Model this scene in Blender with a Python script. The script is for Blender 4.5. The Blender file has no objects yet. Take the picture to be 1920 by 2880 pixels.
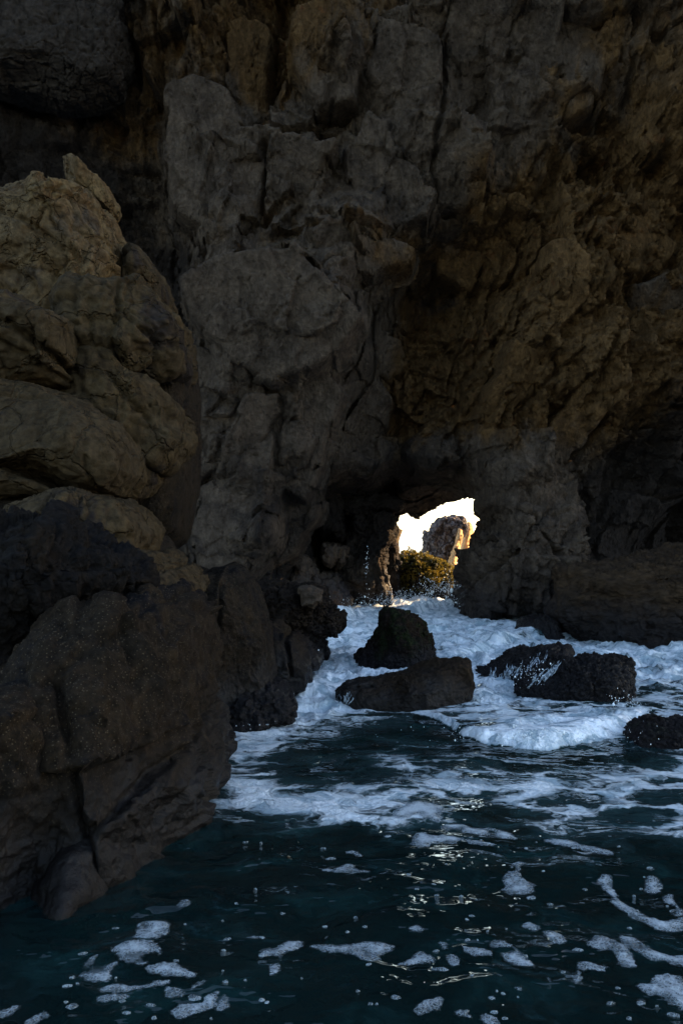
import bpy, bmesh, math, random
import numpy as np
from mathutils import Vector
random.seed(7)
R = math.radians
col = bpy.context.scene.collection
sc = bpy.context.scene
F32 = np.float32

# ------------------------------------------------------------------ camera
FPX = 2494.0                     # focal length in pixels of the 1920 x 2880 frame
CAMZ = 3.0
PITCH = math.atan(60 / FPX)
cam_d = bpy.data.cameras.new('camera')
cam = bpy.data.objects.new('camera', cam_d); col.objects.link(cam)
cam_d.sensor_fit = 'VERTICAL'; cam_d.sensor_height = 36; cam_d.sensor_width = 24
cam_d.lens = 36 * FPX / 2880
cam_d.clip_start = 0.1; cam_d.clip_end = 6000
cam.location = (0, 0, CAMZ); cam.rotation_euler = (R(90) + PITCH, 0, 0)
sc.camera = cam

# ------------------------------------------------------------------ light
SUN_AZ = 58.0                    # degrees from +Y towards +X
SUN_EL = 21.0
w = bpy.data.worlds.new('World'); sc.world = w; w.use_nodes = True
wn = w.node_tree; wn.nodes.clear()
sky = wn.nodes.new('ShaderNodeTexSky'); sky.sky_type = 'NISHITA'; sky.sun_disc = False
sky.sun_elevation = R(SUN_EL); sky.sun_rotation = R(SUN_AZ)
sky.air_density = 1.0; sky.dust_density = 1.0; sky.ozone_density = 1.0
bg = wn.nodes.new('ShaderNodeBackground'); bg.inputs[1].default_value = 0.15
wo = wn.nodes.new('ShaderNodeOutputWorld')
wn.links.new(sky.outputs[0], bg.inputs[0]); wn.links.new(bg.outputs[0], wo.inputs[0])
sd = bpy.data.lights.new('sun', 'SUN'); sd.energy = 4.5; sd.angle = R(0.5); sd.color = (1.0, 0.66, 0.34)
so = bpy.data.objects.new('sun', sd); col.objects.link(so); so.location = (30, 30, 30)
sv = Vector((math.sin(R(SUN_AZ)) * math.cos(R(SUN_EL)), math.cos(R(SUN_AZ)) * math.cos(R(SUN_EL)), math.sin(R(SUN_EL))))
so.rotation_euler = sv.to_track_quat('Z', 'Y').to_euler()
sc.view_settings.view_transform = 'Standard'; sc.view_settings.look = 'None'
sc.view_settings.exposure = 2.0; sc.view_settings.gamma = 1.0
try: sc.view_settings.use_curve_mapping = False
except Exception: pass
try:
    sc.cycles.use_denoising = True
    sc.cycles.max_bounces = 6; sc.cycles.diffuse_bounces = 4; sc.cycles.glossy_bounces = 3
    sc.cycles.transparent_max_bounces = 8; sc.cycles.sample_clamp_indirect = 4.0
except Exception: pass

# ------------------------------------------------------------------ pixel helpers (photo pixels -> places)
def ray(px, py):
    X = (px - 960) / FPX; Z = (1440 - py) / FPX
    c, s = math.cos(PITCH), math.sin(PITCH)
    return (X, c - Z * s, Z * c + s)
def at(px, py, d):
    r = ray(px, py); k = d / r[1]
    return np.array((r[0] * k, d, CAMZ + r[2] * k))
def onwater(px, py, z=0.0):
    r = ray(px, py); k = (z - CAMZ) / r[2]
    return np.array((r[0] * k, r[1] * k, z))

# ------------------------------------------------------------------ noise
_rng = np.random.RandomState(11)
def _h(ix, iy, iz, s):
    n = (ix.astype(np.int64) * 374761393 + iy.astype(np.int64) * 668265263 + iz.astype(np.int64) * 1274126177 + s * 974634777) & 0xffffffff
    n = ((n ^ (n >> 13)) * 1274126177) & 0xffffffff
    n = ((n ^ (n >> 16)) * 2246822519) & 0xffffffff
    return (n ^ (n >> 15)) & 0xffffffff
def _u(h): return (h & 0xffffff).astype(F32) / F32(0xffffff)
def vnoise(p, s=0):
    """smooth value noise in -1..1"""
    f = np.floor(p); t = (p - f).astype(F32); i = f.astype(np.int64)
    t = t * t * t * (t * (t * 6 - 15) + 10)
    r = 0
    for dx in (0, 1):
        wx = t[:, 0] if dx else 1 - t[:, 0]
        for dy in (0, 1):
            wy = t[:, 1] if dy else 1 - t[:, 1]
            for dz in (0, 1):
                wz = t[:, 2] if dz else 1 - t[:, 2]
                r = r + wx * wy * wz * _u(_h(i[:, 0] + dx, i[:, 1] + dy, i[:, 2] + dz, s))
    return r * 2 - 1
def fbm(p, o=5, gain=.5, s=0, kind=0):
    a = 1.0; r = 0; tot = 0
    q = p.astype(F32)
    for k in range(o):
        n = vnoise(q + k * 7.31, s + k)
        if kind == 1: n = 1 - 2 * np.abs(n)      # ridged
        if kind == 2: n = 2 * np.abs(n) - 1      # billow
        r = r + a * n; tot += a; a *= gain; q = q * 2.03
    return r / tot
def warp(p, amp, sc_, s=0):
    return p + amp * np.stack([fbm(p * sc_, 3, .5, s + 31), fbm(p * sc_, 3, .5, s + 57), fbm(p * sc_, 3, .5, s + 83)], 1)
def voro(p, s=0):
    """F1, F2, vector to nearest feature, hash of the nearest cell"""
    p = p.astype(F32)
    f = np.floor(p); i = f.astype(np.int64); n = len(p)
    d1 = np.full(n, 9., F32); d2 = np.full(n, 9., F32); hid = np.zeros(n, np.int64); vec = np.zeros((n, 3), F32)
    for dx in (-1, 0, 1):
        for dy in (-1, 0, 1):
            for dz in (-1, 0, 1):
                h = _h(i[:, 0] + dx, i[:, 1] + dy, i[:, 2] + dz, s)
                c = np.stack([f[:, 0] + dx + _u(h), f[:, 1] + dy + _u(h >> 5), f[:, 2] + dz + _u(h >> 8)], 1).astype(F32)
                v = p - c; d = np.sqrt((v * v).sum(1))
                m = d < d1
                d2 = np.where(m, d1, np.minimum(d2, d)); d1 = np.where(m, d, d1)
                hid = np.where(m, h, hid); vec = np.where(m[:, None], v, vec)
    return d1, d2, vec, hid
def plates(p, s=0, tilt=.6):
    """blocky fractured relief: every cell is a plane of its own height and tilt; -1..1 or so"""
    d1, d2, v, h = voro(p, s)
    g = np.stack([_u(h >> 3) - .5, _u(h >> 6) - .5, _u(h >> 7) - .5], 1) * 2
    off = _u((h * 2654435761) & 0xffffffff) - .5
    e = np.clip((d2 - d1) / .05, 0, 1); e = e * e * (3 - 2 * e)
    return (off * 1.1 + tilt * 1.25 * (g * v).sum(1)) * (.85 + .15 * e) - .07 * (1 - e)
def facets(p, s=0, tilt=1.6, curve=.27):
    """continuous angular relief: the highest of many tilted planes, one per cell; about -1..1"""
    p = p.astype(F32); f = np.floor(p); i = f.astype(np.int64); best = np.full(len(p), -9., F32)
    for dx in (-1, 0, 1):
        for dy in (-1, 0, 1):
            for dz in (-1, 0, 1):
                h = _h(i[:, 0] + dx, i[:, 1] + dy, i[:, 2] + dz, s + 91)
                v0 = p[:, 0] - (f[:, 0] + dx + _u(h)); v1 = p[:, 1] - (f[:, 1] + dy + _u(h >> 5)); v2 = p[:, 2] - (f[:, 2] + dz + _u(h >> 8))
                q = _u(h >> 4) * .7 + tilt * ((_u(h >> 3) - .5) * v0 + (_u(h >> 6) - .5) * v1 + (_u(h >> 7) - .5) * v2) * 1.6 - curve * (np.abs(v0) + np.abs(v1) + np.abs(v2))
                best = np.maximum(best, q)
    return (best - 1.66) * 1.15
def cracks(p, width=.05, s=0):
    d1, d2, v, h = voro(p, s)
    return -(1 - np.clip((d2 - d1) / width, 0, 1)) ** 1.5
def sstep(a, b, x):
    t = np.clip((x - a) / (b - a), 0, 1); return t * t * (3 - 2 * t)

def polydist(px, pz, pts, closed=False):
    """distance from points to a polyline"""
    d = np.full(px.shape, 1e9, F32); n = len(pts)
    for k in range(n if closed else n - 1):
        a = pts[k]; b = pts[(k + 1) % n]
        vx, vz = b[0] - a[0], b[1] - a[1]; L = vx * vx + vz * vz + 1e-9
        t = np.clip(((px - a[0]) * vx + (pz - a[1]) * vz) / L, 0, 1)
        d = np.minimum(d, np.hypot(px - a[0] - t * vx, pz - a[1] - t * vz))
    return d
def inside(px, pz, pts):
    r = np.zeros(px.shape, bool); n = len(pts)
    for k in range(n):
        x0, z0 = pts[k]; x1, z1 = pts[(k + 1) % n]
        if z0 == z1: continue
        c = ((z0 > pz) != (z1 > pz)) & (px < (x1 - x0) * (pz - z0) / (z1 - z0) + x0)
        r ^= c
    return r
def sdf(px, pz, pts):
    d = polydist(px, pz, pts, True)
    return np.where(inside(px, pz, pts), d, -d)

# ------------------------------------------------------------------ objects
def props(o, label=None, cat=None, group=None, kind=None):
    if label: o['label'] = label
    if cat: o['category'] = cat
    if group: o['group'] = group
    if kind: o['kind'] = kind
    return o
def empty(name, loc):
    o = bpy.data.objects.new(name, None); col.objects.link(o); o.location = loc; o.empty_display_size = .3
    return o
def mesh_obj(name, v, faces, mat, parent=None, origin=None, smooth=True, attrs=None):
    """faces: (n,3) or (n,4) int array"""
    v = np.asarray(v, F32)
    if origin is None:
        origin = np.array(parent['org']) if parent is not None else np.array(((v[:, 0].min() + v[:, 0].max()) / 2, (v[:, 1].min() + v[:, 1].max()) / 2, v[:, 2].min()))
    me = bpy.data.meshes.new(name)
    faces = np.asarray(faces, np.int32); k = faces.shape[1]
    me.vertices.add(len(v)); me.vertices.foreach_set('co', (v - np.asarray(origin, F32)).astype(F32).ravel())
    me.loops.add(faces.size); me.loops.foreach_set('vertex_index', faces.ravel())
    me.polygons.add(len(faces)); me.polygons.foreach_set('loop_start', np.arange(0, faces.size, k, dtype=np.int32))
    me.polygons.foreach_set('loop_total', np.full(len(faces), k, np.int32))
    if smooth: me.polygons.foreach_set('use_smooth', np.ones(len(faces), bool))
    me.update(calc_edges=True)
    for an, av in (attrs or {}).items():
        a = me.attributes.new(an, 'FLOAT', 'POINT'); a.data.foreach_set('value', av.astype(F32))
    me.materials.append(mat)
    o = bpy.data.objects.new(name, me); col.objects.link(o)
    if parent is not None: o.parent = parent
    else: o.location = origin
    return o
def thing(name, org, label, cat, group=None, kind=None):
    o = empty(name, tuple(org)); o['org'] = [float(a) for a in org]
    return props(o, label, cat, group, kind)
def vnormals(v, f):
    n = np.zeros_like(v)
    a = v[f[:, 0]]; b = v[f[:, 1]]; c = v[f[:, 2]]
    fn = np.cross(b - a, c - a)
    if f.shape[1] == 4:
        d = v[f[:, 3]]; fn = np.cross(c - a, d - b)
    for k in range(f.shape[1]):
        for j in range(3):
            n[:, j] += np.bincount(f[:, k], fn[:, j], len(v))
    return n / (np.linalg.norm(n, axis=1, keepdims=True) + 1e-12)
_ico = {}
def ico(level):
    if level not in _ico:
        bm = bmesh.new(); bmesh.ops.create_icosphere(bm, subdivisions=level, radius=1)
        me = bpy.data.meshes.new('t'); bm.to_mesh(me); bm.free()
        v = np.empty(len(me.vertices) * 3, F32); me.vertices.foreach_get('co', v)
        f = np.empty(len(me.polygons) * 3, np.int32); me.polygons.foreach_get('vertices', f)
        bpy.data.meshes.remove(me)
        _ico[level] = (v.reshape(-1, 3), f.reshape(-1, 3))
    v, f = _ico[level]; return v.copy(), f

# ------------------------------------------------------------------ materials
class NT:
    def __init__(s, name):
        s.m = bpy.data.materials.new(name); s.m.use_nodes = True; s.t = s.m.node_tree; s.t.nodes.clear()
        s.out = s.n('ShaderNodeOutputMaterial')
    def n(s, ty, **kw):
        nd = s.t.nodes.new(ty)
        for k, v in kw.items():
            if k[0] == 'i' and k[1:].isdigit(): s.set(nd.inputs[int(k[1:])], v)
            else: setattr(nd, k, v)
        return nd
    def set(s, inp, v):
        if isinstance(v, bpy.types.NodeSocket): s.t.links.new(v, inp)
        elif isinstance(v, bpy.types.Node): s.t.links.new(v.outputs[0], inp)
        else:
            if isinstance(v, tuple) and len(v) == 3 and inp.type == 'RGBA': v = (*v, 1)
            inp.default_value = v
    def ni(s, nd, **kw):
        for k, v in kw.items(): s.set(nd.inputs[k.replace('_', ' ')], v)
        return nd
    def math(s, op, a, b=0.0, c=0.0, clamp=False):
        nd = s.n('ShaderNodeMath', operation=op, use_clamp=clamp, i0=a, i1=b)
        if op in ('MULTIPLY_ADD',): s.set(nd.inputs[2], c)
        return nd.outputs[0]
    def mix(s, f, a, b, mode='MIX'):
        nd = s.n('ShaderNodeMix', data_type='RGBA', blend_type=mode)
        s.set(nd.inputs[0], f); s.set(nd.inputs[6], a); s.set(nd.inputs[7], b); return nd.outputs[2]
    def noise(s, co, scale, detail=6, rough=.6, dist=0.0, color=False):
        nd = s.n('ShaderNodeTexNoise'); s.ni(nd, Vector=co, Scale=scale, Detail=detail, Roughness=rough, Distortion=dist)
        return nd.outputs[1 if color else 0]
    def ramp(s, f, a, b, lo=0.0, hi=1.0, smooth=True):
        nd = s.n('ShaderNodeMapRange', interpolation_type='SMOOTHSTEP' if smooth else 'LINEAR')
        for k, v in enumerate((f, a, b, lo, hi)): s.set(nd.inputs[k], v)
        return nd.outputs[0]
    def bump(s, h, strength, dist, normal=None):
        nd = s.n('ShaderNodeBump'); s.ni(nd, Height=h, Strength=strength, Distance=dist)
        if normal is not None: s.set(nd.inputs['Normal'], normal)
        return nd.outputs[0]
    def co(s, scale=(1, 1, 1), rot=(0, 0, 0)):
        g = s.n('ShaderNodeNewGeometry')
        mp = s.n('ShaderNodeMapping'); s.ni(mp, Vector=g.outputs['Position'], Scale=scale, Rotation=rot)
        return mp.outputs[0]
    def posz(s):
        g = s.n('ShaderNodeNewGeometry'); x = s.n('ShaderNodeSeparateXYZ', i0=g.outputs['Position']); return x.outputs[2]

def rock_mat(name, a, b, c, rough=.85, wet=0.9, wetcol=(.0065, .0055, .0055), grain=9.0, bump=.06, crack=0.0, crack_s=1.4,
             stretch=(1, 1, 1), rot=(0, 0, 0), stain=None, specks=0.0, moss=None, white=0.0, wetgloss=.45):
    t = NT(name)
    co = t.co(); cs = t.co(stretch, rot)
    big = t.noise(cs, .45, 5, .6, .6)
    mid = t.noise(cs, 2.3, 7, .65, .4)
    fine = t.noise(cs, grain, 8, .7)
    vfine = t.noise(co, grain * 5, 4, .7)
    base = t.mix(t.ramp(big, .38, .62), a, b)
    base = t.mix(t.ramp(mid, .45, .68), base, c)
    if stain:
        for (colr, lo, sc_, seed) in stain:
            m = t.n('ShaderNodeMapping'); t.ni(m, Vector=cs, Location=(seed, seed * 2, seed))
            base = t.mix(t.ramp(t.noise(m.outputs[0], sc_, 5, .65, .8), lo, lo + .1), base, colr)
    g = t.ramp(fine, .30, .70, .38, 1.75, False)
    base = t.mix(1.0, base, t.n('ShaderNodeCombineColor', i0=g, i1=g, i2=g).outputs[0], 'MULTIPLY')
    if specks:
        vs = t.n('ShaderNodeTexVoronoi', feature='F1'); t.ni(vs, Vector=co, Scale=32.0)
        base = t.mix(t.math('MULTIPLY', t.ramp(vs.outputs['Distance'], .12, .26, 1, 0), specks), base, (.13, .115, .09))
    if moss:
        base = t.mix(t.ramp(t.noise(co, 3.0, 8, .7), .48, .62), base, moss)
    if white:
        m2 = t.co((2.2, 1, .5), (0, 0, .3))
        wv = t.ramp(t.noise(m2, 1.1, 9, .72, 1.2), .66, .76)
        base = t.mix(t.math('MULTIPLY', wv, white), base, (.42, .40, .36))
    base = t.mix(1.0, base, (.50, .42, .345), 'MULTIPLY')
    z = t.posz()
    wn_ = t.math('ADD', z, t.math('MULTIPLY', t.math('SUBTRACT', t.noise(co, 1.2, 6, .6), .5), 1.6))
    wetf = t.ramp(wn_, wet * .35, wet + .25, 1, 0)
    base = t.mix(t.math('MULTIPLY', wetf, .88), base, wetcol)
    ro = t.math('SUBTRACT', rough, t.math('MULTIPLY', wetf, rough - wetgloss))
    h = t.math('ADD', t.math('MULTIPLY', mid, .6), t.math('MULTIPLY', fine, .32))
    h = t.math('ADD', h, t.math('MULTIPLY', vfine, .07))
    pk = t.n('ShaderNodeTexVoronoi', feature='F1'); t.ni(pk, Vector=t.co((1, 1, 1), (.3, .4, .1)), Scale=grain * .9)
    h = t.math('ADD', h, t.math('MULTIPLY', t.ramp(pk.outputs['Distance'], 0, .5, 0, .15), 1.0))
    if crack:
        dco = t.n('ShaderNodeVectorMath', operation='MULTIPLY_ADD', i0=t.noise(co, 1.3, 4, .6, 0, True), i1=(.8, .8, .8), i2=cs)
        vc = t.n('ShaderNodeTexVoronoi', feature='DISTANCE_TO_EDGE'); t.ni(vc, Vector=dco.outputs[0], Scale=crack_s)
        h = t.math('ADD', h, t.math('MULTIPLY', t.ramp(vc.outputs['Distance'], 0, .035), crack))
    nb = t.bump(h, 1.0, bump * 2.2)
    p = t.n('ShaderNodeBsdfPrincipled')
    t.ni(p, Base_Color=base, Roughness=ro, Normal=nb)
    t.set(p.inputs['Specular IOR Level'], t.math('MULTIPLY_ADD', wetf, .10, .05))
    t.t.links.new(p.outputs[0], t.out.inputs[0])
    return t.m

M = {}
GR_, OC_, DK_ = (.125, .115, .11), (.15, .095, .048), (.055, .046, .040)
def cliff_material():
    """main cliff: colour comes from attributes for rock type (grey volcanic rock / ochre sandstone) and blue-black shade painted into recesses"""
    t = NT('cliff_rock')
    co = t.co(); cs = t.co((1.5, 1, .75), (0, .5, 0))
    at_o = t.n('ShaderNodeAttribute', attribute_name='ochre').outputs['Fac']
    at_d = t.n('ShaderNodeAttribute', attribute_name='dark').outputs['Fac']
    big = t.noise(cs, .5, 6, .62, .8); mid = t.noise(cs, 2.0, 8, .68, .5)
    fine = t.noise(co, 7, 9, .70); vfine = t.noise(co, 40, 4, .7)
    grey = t.mix(t.ramp(mid, .38, .62), (.052, .045, .040), (.108, .095, .084))
    tone = t.ramp(t.noise(t.co((1, 1, 1.8), (.2, .7, .1)), .7, 4, .55, .4), .35, .65)
    grey = t.mix(t.math('MULTIPLY', tone, .40), grey, (.150, .128, .106))
    och = t.mix(t.ramp(mid, .42, .62), (.092, .061, .030), (.165, .110, .054))
    rust = t.mix(t.ramp(t.noise(co, 1.1, 6, .6, 1.0), .6, .7), och, (.125, .064, .028))
    of = t.math('ADD', at_o, t.math('MULTIPLY', t.math('SUBTRACT', big, .5), 1.5))
    base = t.mix(t.ramp(of, .3, .7), grey, rust)
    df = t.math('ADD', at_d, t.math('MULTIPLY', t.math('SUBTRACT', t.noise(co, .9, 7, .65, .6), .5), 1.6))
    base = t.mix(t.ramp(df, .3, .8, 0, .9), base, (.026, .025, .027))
    g = t.ramp(fine, .30, .70, .6, 1.45, False)
    base = t.mix(1.0, base, t.n('ShaderNodeCombineColor', i0=g, i1=g, i2=g).outputs[0], 'MULTIPLY')
    wv = t.ramp(t.noise(t.co((2.6, 1, .45), (0, .25, 0)), 1.0, 9, .74, 1.4), .665, .76)
    base = t.mix(t.math('MULTIPLY', wv, .55), base, (.26, .25, .23))
    base = t.mix(1.0, base, (.62, .525, .44), 'MULTIPLY')
    z = t.posz()
    wn_ = t.math('ADD', z, t.math('MULTIPLY', t.math('SUBTRACT', t.noise(co, .8, 6, .6), .5), 3.0))
    wetf = t.ramp(wn_, .4, 2.2, 1, 0)
    base = t.mix(t.math('MULTIPLY', wetf, .75), base, (.015, .013, .014))
    h = t.math('ADD', t.math('MULTIPLY', mid, .9), t.math('MULTIPLY', fine, .38))
    h = t.math('ADD', h, t.math('MULTIPLY', vfine, .06))
    pk = t.n('ShaderNodeTexVoronoi', feature='F1'); t.ni(pk, Vector=cs, Scale=5.0)
    h = t.math('ADD', h, t.ramp(pk.outputs['Distance'], 0, .5, 0, .2))
    nb = t.bump(h, 1.0, .34)
    p = t.n('ShaderNodeBsdfPrincipled')
    t.ni(p, Base_Color=base, Roughness=t.math('SUBTRACT', .85, t.math('MULTIPLY', wetf, .4)), Normal=nb)
    t.set(p.inputs['Specular IOR Level'], t.math('MULTIPLY_ADD', wetf, .10, .05))
    t.t.links.new(p.outputs[0], t.out.inputs[0])
    return t.m
M['cliff'] = cliff_material()
M['slab'] = rock_mat('grey_slab_rock', (.085, .075, .067), (.11, .096, .082), (.064, .056, .050), grain=5, bump=.07, stretch=(.5, 1, 1.6), rot=(0, .35, 0), stain=[((.15, .10, .06), .60, .8, 3.)], white=.3)
M['blue_slab'] = rock_mat('blue_grey_slab_rock', (.078, .078, .082), (.10, .10, .105), (.06, .058, .06), grain=5, bump=.07, stretch=(1.6, 1, .5), rot=(0, .3, 0))
M['crackled'] = rock_mat('crackled_slate_rock', (.036, .034, .033), (.044, .041, .040), (.030, .028, .027), grain=6, bump=.05)  # dark slate, taken lower to darken the top left like a vignette
M['sand'] = rock_mat('pale_sandstone', (.155, .122, .066), (.125, .102, .066), (.10, .070, .038), grain=10, bump=.035, crack=.5, crack_s=1.5, stain=[((.075, .066, .054), .56, .6, 5.), ((.105, .055, .028), .62, 1.3, 9.)], wet=.2, white=.12)
M['olive_sand'] = rock_mat('olive_sandstone', (.072, .058, .034), (.058, .049, .034), (.048, .038, .023), grain=8, bump=.04, crack=.5, crack_s=1.1, stain=[((.034, .030, .028), .56, .7, 2.)], wet=.2)
M['boulder'] = rock_mat('brown_boulder_rock', (.024, .0195, .015), (.017, .0155, .014), (.031, .025, .018), grain=11, bump=.035, specks=.8, wet=.9, stain=[((.011, .011, .013), .54, .9, 4.)])
M['algae_rock'] = rock_mat('black_algae_rock', (.013, .014, .017), (.016, .016, .018), (.022, .019, .016), grain=14, bump=.07, specks=.1, wet=.8)
M['wet_rock'] = rock_mat('wet_mussel_rock', (.024, .020, .018), (.019, .017, .018), (.036, .029, .023), grain=14, bump=.09, wet=.9, wetcol=(.009, .008, .009), rough=.6, wetgloss=.4, specks=.15)
M['moss_rock'] = rock_mat('mossy_wet_rock', (.022, .016, .014), (.018, .015, .014), (.030, .022, .017), grain=14, bump=.10, wet=.5, wetcol=(.010, .008, .009), moss=(.020, .034, .014), rough=.65)
M['log_rock'] = rock_mat('brown_wet_rock', (.036, .027, .019), (.028, .022, .018), (.044, .034, .023), grain=13, bump=.05, wet=.35, wetcol=(.011, .009, .008), rough=.7, specks=.2)
M['ledge'] = rock_mat('brown_ledge_rock', (.066, .050, .036), (.044, .034, .027), (.082, .060, .040), grain=6, bump=.10, wet=1.3, wetcol=(.012, .0095, .0095), stretch=(.6, 1, 2.2), rot=(0, -.45, 0), white=.12)
M['lit_cave_rock'] = rock_mat('lit_cave_wall_rock', (.16, .14, .13), (.12, .10, .095), (.20, .155, .12), grain=6, bump=.10, stretch=(2, 1, .6), wet=1.4, wetcol=(.05, .042, .042), rough=.6)  # pale tan paints light onto the shards inside the cave
M['stack'] = rock_mat('sea_stack_rock', (.34, .33, .37), (.26, .255, .29), (.40, .37, .38), grain=5, bump=.12, crack=1.0, crack_s=1.6, wet=.3, white=.3)  # cooler grey-lavender for the stack's unlit face
M['stack_sunlit'] = rock_mat('sunlit_stack_rock', (1.3, .85, .42), (1.2, .75, .38), (1.4, .95, .5), grain=5, bump=.10, wet=.1)  # sunlit copy of the stack rock: gold light put into its colour

# ------------------------------------------------------------------ rocks from an outline
def blob(name, outline, d, tf, tb, mat, parent=None, lvl=6, n=2.6, cuts=10, cut_d=(.72, .98), seed=1, facet=.10, fac_s=1.2,
         rough=.05, crk=0.0, crk_s=1.2, crk_w=.06, lines=(), lean=0.0, turn=0.0, center=None, jag=.0, billow=0.0, bil_s=1.2, strat=None, fine=.35, ex=None, edge=0.0, nub=0.0, nub_s=11.0):
    """outline: photo pixels traced round the rock, placed at distance d; tf/tb: how far it bulges to the front / the back"""
    pts = np.array([at(x, y, d)[[0, 2]] for x, y in outline])
    c = pts.mean(0) if center is None else at(center[0], center[1], d)[[0, 2]]
    v, f = ico(lvl)
    th = np.arctan2(v[:, 2], v[:, 0])
    # radius of the outline by angle
    A = np.linspace(-math.pi, math.pi, 721); rad = np.zeros(721)
    for k, a in enumerate(A):
        dx, dz = math.cos(a), math.sin(a); best = .05
        for q in range(len(pts)):
            p0 = pts[q] - c; e = pts[(q + 1) % len(pts)] - pts[q]
            den = dx * e[1] - dz * e[0]
            if abs(den) < 1e-9: continue
            tt = (p0[0] * e[1] - p0[1] * e[0]) / den; uu = (p0[0] * dz - p0[1] * dx) / den
            if tt > 0 and -1e-6 <= uu <= 1 + 1e-6: best = max(best, tt)
        rad[k] = best
    kk = np.array([1, 2, 3, 2, 1.]); kk /= kk.sum()
    rad = np.convolve(np.concatenate([rad[-3:-1], rad, rad[1:3]]), kk, 'valid')
    if edge: rad = rad * (1 + edge * fbm(np.stack([np.cos(A) * 3, np.sin(A) * 3, A * 0 + seed], 1), 5, .6, seed + 2))
    rr = np.interp(th, A, rad)
    s = np.hypot(v[:, 0], v[:, 2]); b = v[:, 1]
    k = (np.abs(s) ** n + np.abs(b) ** n) ** (-1.0 / n)
    S, B = s * k, b * k
    q = np.stack([np.cos(th) * S, B, np.sin(th) * S], 1)          # unit solid
    rng = np.random.RandomState(seed * 13 + 5)
    for _ in range(cuts):
        nv = rng.normal(size=3); nv[1] = -abs(nv[1]) * 1.1; nv /= np.linalg.norm(nv)
        dd = rng.uniform(*cut_d)
        o = np.maximum(0, q @ nv - dd); q = q - (o * .92)[:, None] * nv[None]
    P = np.empty_like(v)
    P[:, 0] = c[0] + q[:, 0] * rr; P[:, 2] = c[1] + q[:, 2] * rr
    P[:, 1] = d + np.where(q[:, 1] < 0, tf, tb) * q[:, 1] + lean * (P[:, 2] - c[1]) + turn * (P[:, 0] - c[0])
    size = float(rad.mean()); so_ = seed * 17.3
    N = vnormals(P, f)
    Q = P + so_
    disp = facet * (.6 * plates(warp(Q * fac_s / size * 1.5, .25, 1.3, seed), seed) + 1.1 * facets(warp(Q * fac_s / size * 1.3, .12, 1.3, seed + 2), seed)) * size
    disp = disp + facet * size * fine * 1.3 * facets(warp(Q * fac_s / size * 3.6, .12, 1.3, seed + 1), seed + 3)
    if billow: disp = disp + billow * fbm(warp(Q * bil_s, .4, .8, seed), 4, .5, seed + 9, 2) * -1.0
    if crk: disp = disp + crk * cracks(warp(Q * crk_s, .35, 1.1, seed + 4), crk_w, seed + 5)
    for (ln, wd, dp) in lines:
        L = [at(x, y, d - tf * .6)[[0, 2]] for x, y in ln]
        wob = .12 * fbm(Q * 2.0, 3, .5, seed + 40) * wd * 4
        dl = polydist(P[:, 0] + wob, P[:, 2] + wob, L)
        disp = disp - dp * np.exp(-(dl / wd) ** 2) * (N[:, 1] < .3)
    if strat:
        ang, amp, fr = strat
        u = (P[:, 2] * math.cos(ang) + P[:, 0] * math.sin(ang)) * fr
        st = vnoise(np.stack([u, P[:, 0] * .35, P[:, 1] * .35], 1) + so_, seed + 60)
        disp = disp + amp * (np.round(st * 3) / 3 * .6 + st * .4)
    disp = disp + rough * fbm(Q * 2.2, 6, .60, seed + 20) + rough * .45 * fbm(warp(Q, .2, 1.2, seed) * 3.0, 5, .6, seed + 25, 1)
    P = P + N * disp[:, None]
    if jag:
        N = vnormals(P, f); P = P + N * (jag * fbm(Q * 9, 3, .6, seed + 70, 1))[:, None]
    if nub:
        N = vnormals(P, f); q1 = voro(warp(P, .05, 4, seed) * nub_s, seed)[0]; P = P + N * (nub * (.5 - q1) * 1.6)[:, None]
        N = vnormals(P, f); q1 = voro(P * nub_s * 2.3, seed + 1)[0]; P = P + N * (nub * .45 * (.5 - q1) * 1.6)[:, None]
    return mesh_obj(name, P, f, mat, parent)

def rbf(ctrl, X, Z, soft=.6, world=True):
    """smooth surface through control points (px, py, value)"""
    C = np.array([[*(at(p[0], p[1], p[2])[[0, 2]] if world else (p[0] / 100, p[1] / 100)), p[2]] for p in ctrl], np.float64)
    K = np.sqrt((C[:, None, 0] - C[None, :, 0]) ** 2 + (C[:, None, 1] - C[None, :, 1]) ** 2 + soft * soft)
    m = C[:, 2].mean(); wgt = np.linalg.solve(K + np.eye(len(C)) * -.02, C[:, 2] - m)
    r = np.full(X.shape, m)
    for k in range(len(C)):
        r += wgt[k] * np.sqrt((X - C[k, 0]) ** 2 + (Z - C[k, 1]) ** 2 + soft * soft)
    return r

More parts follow.
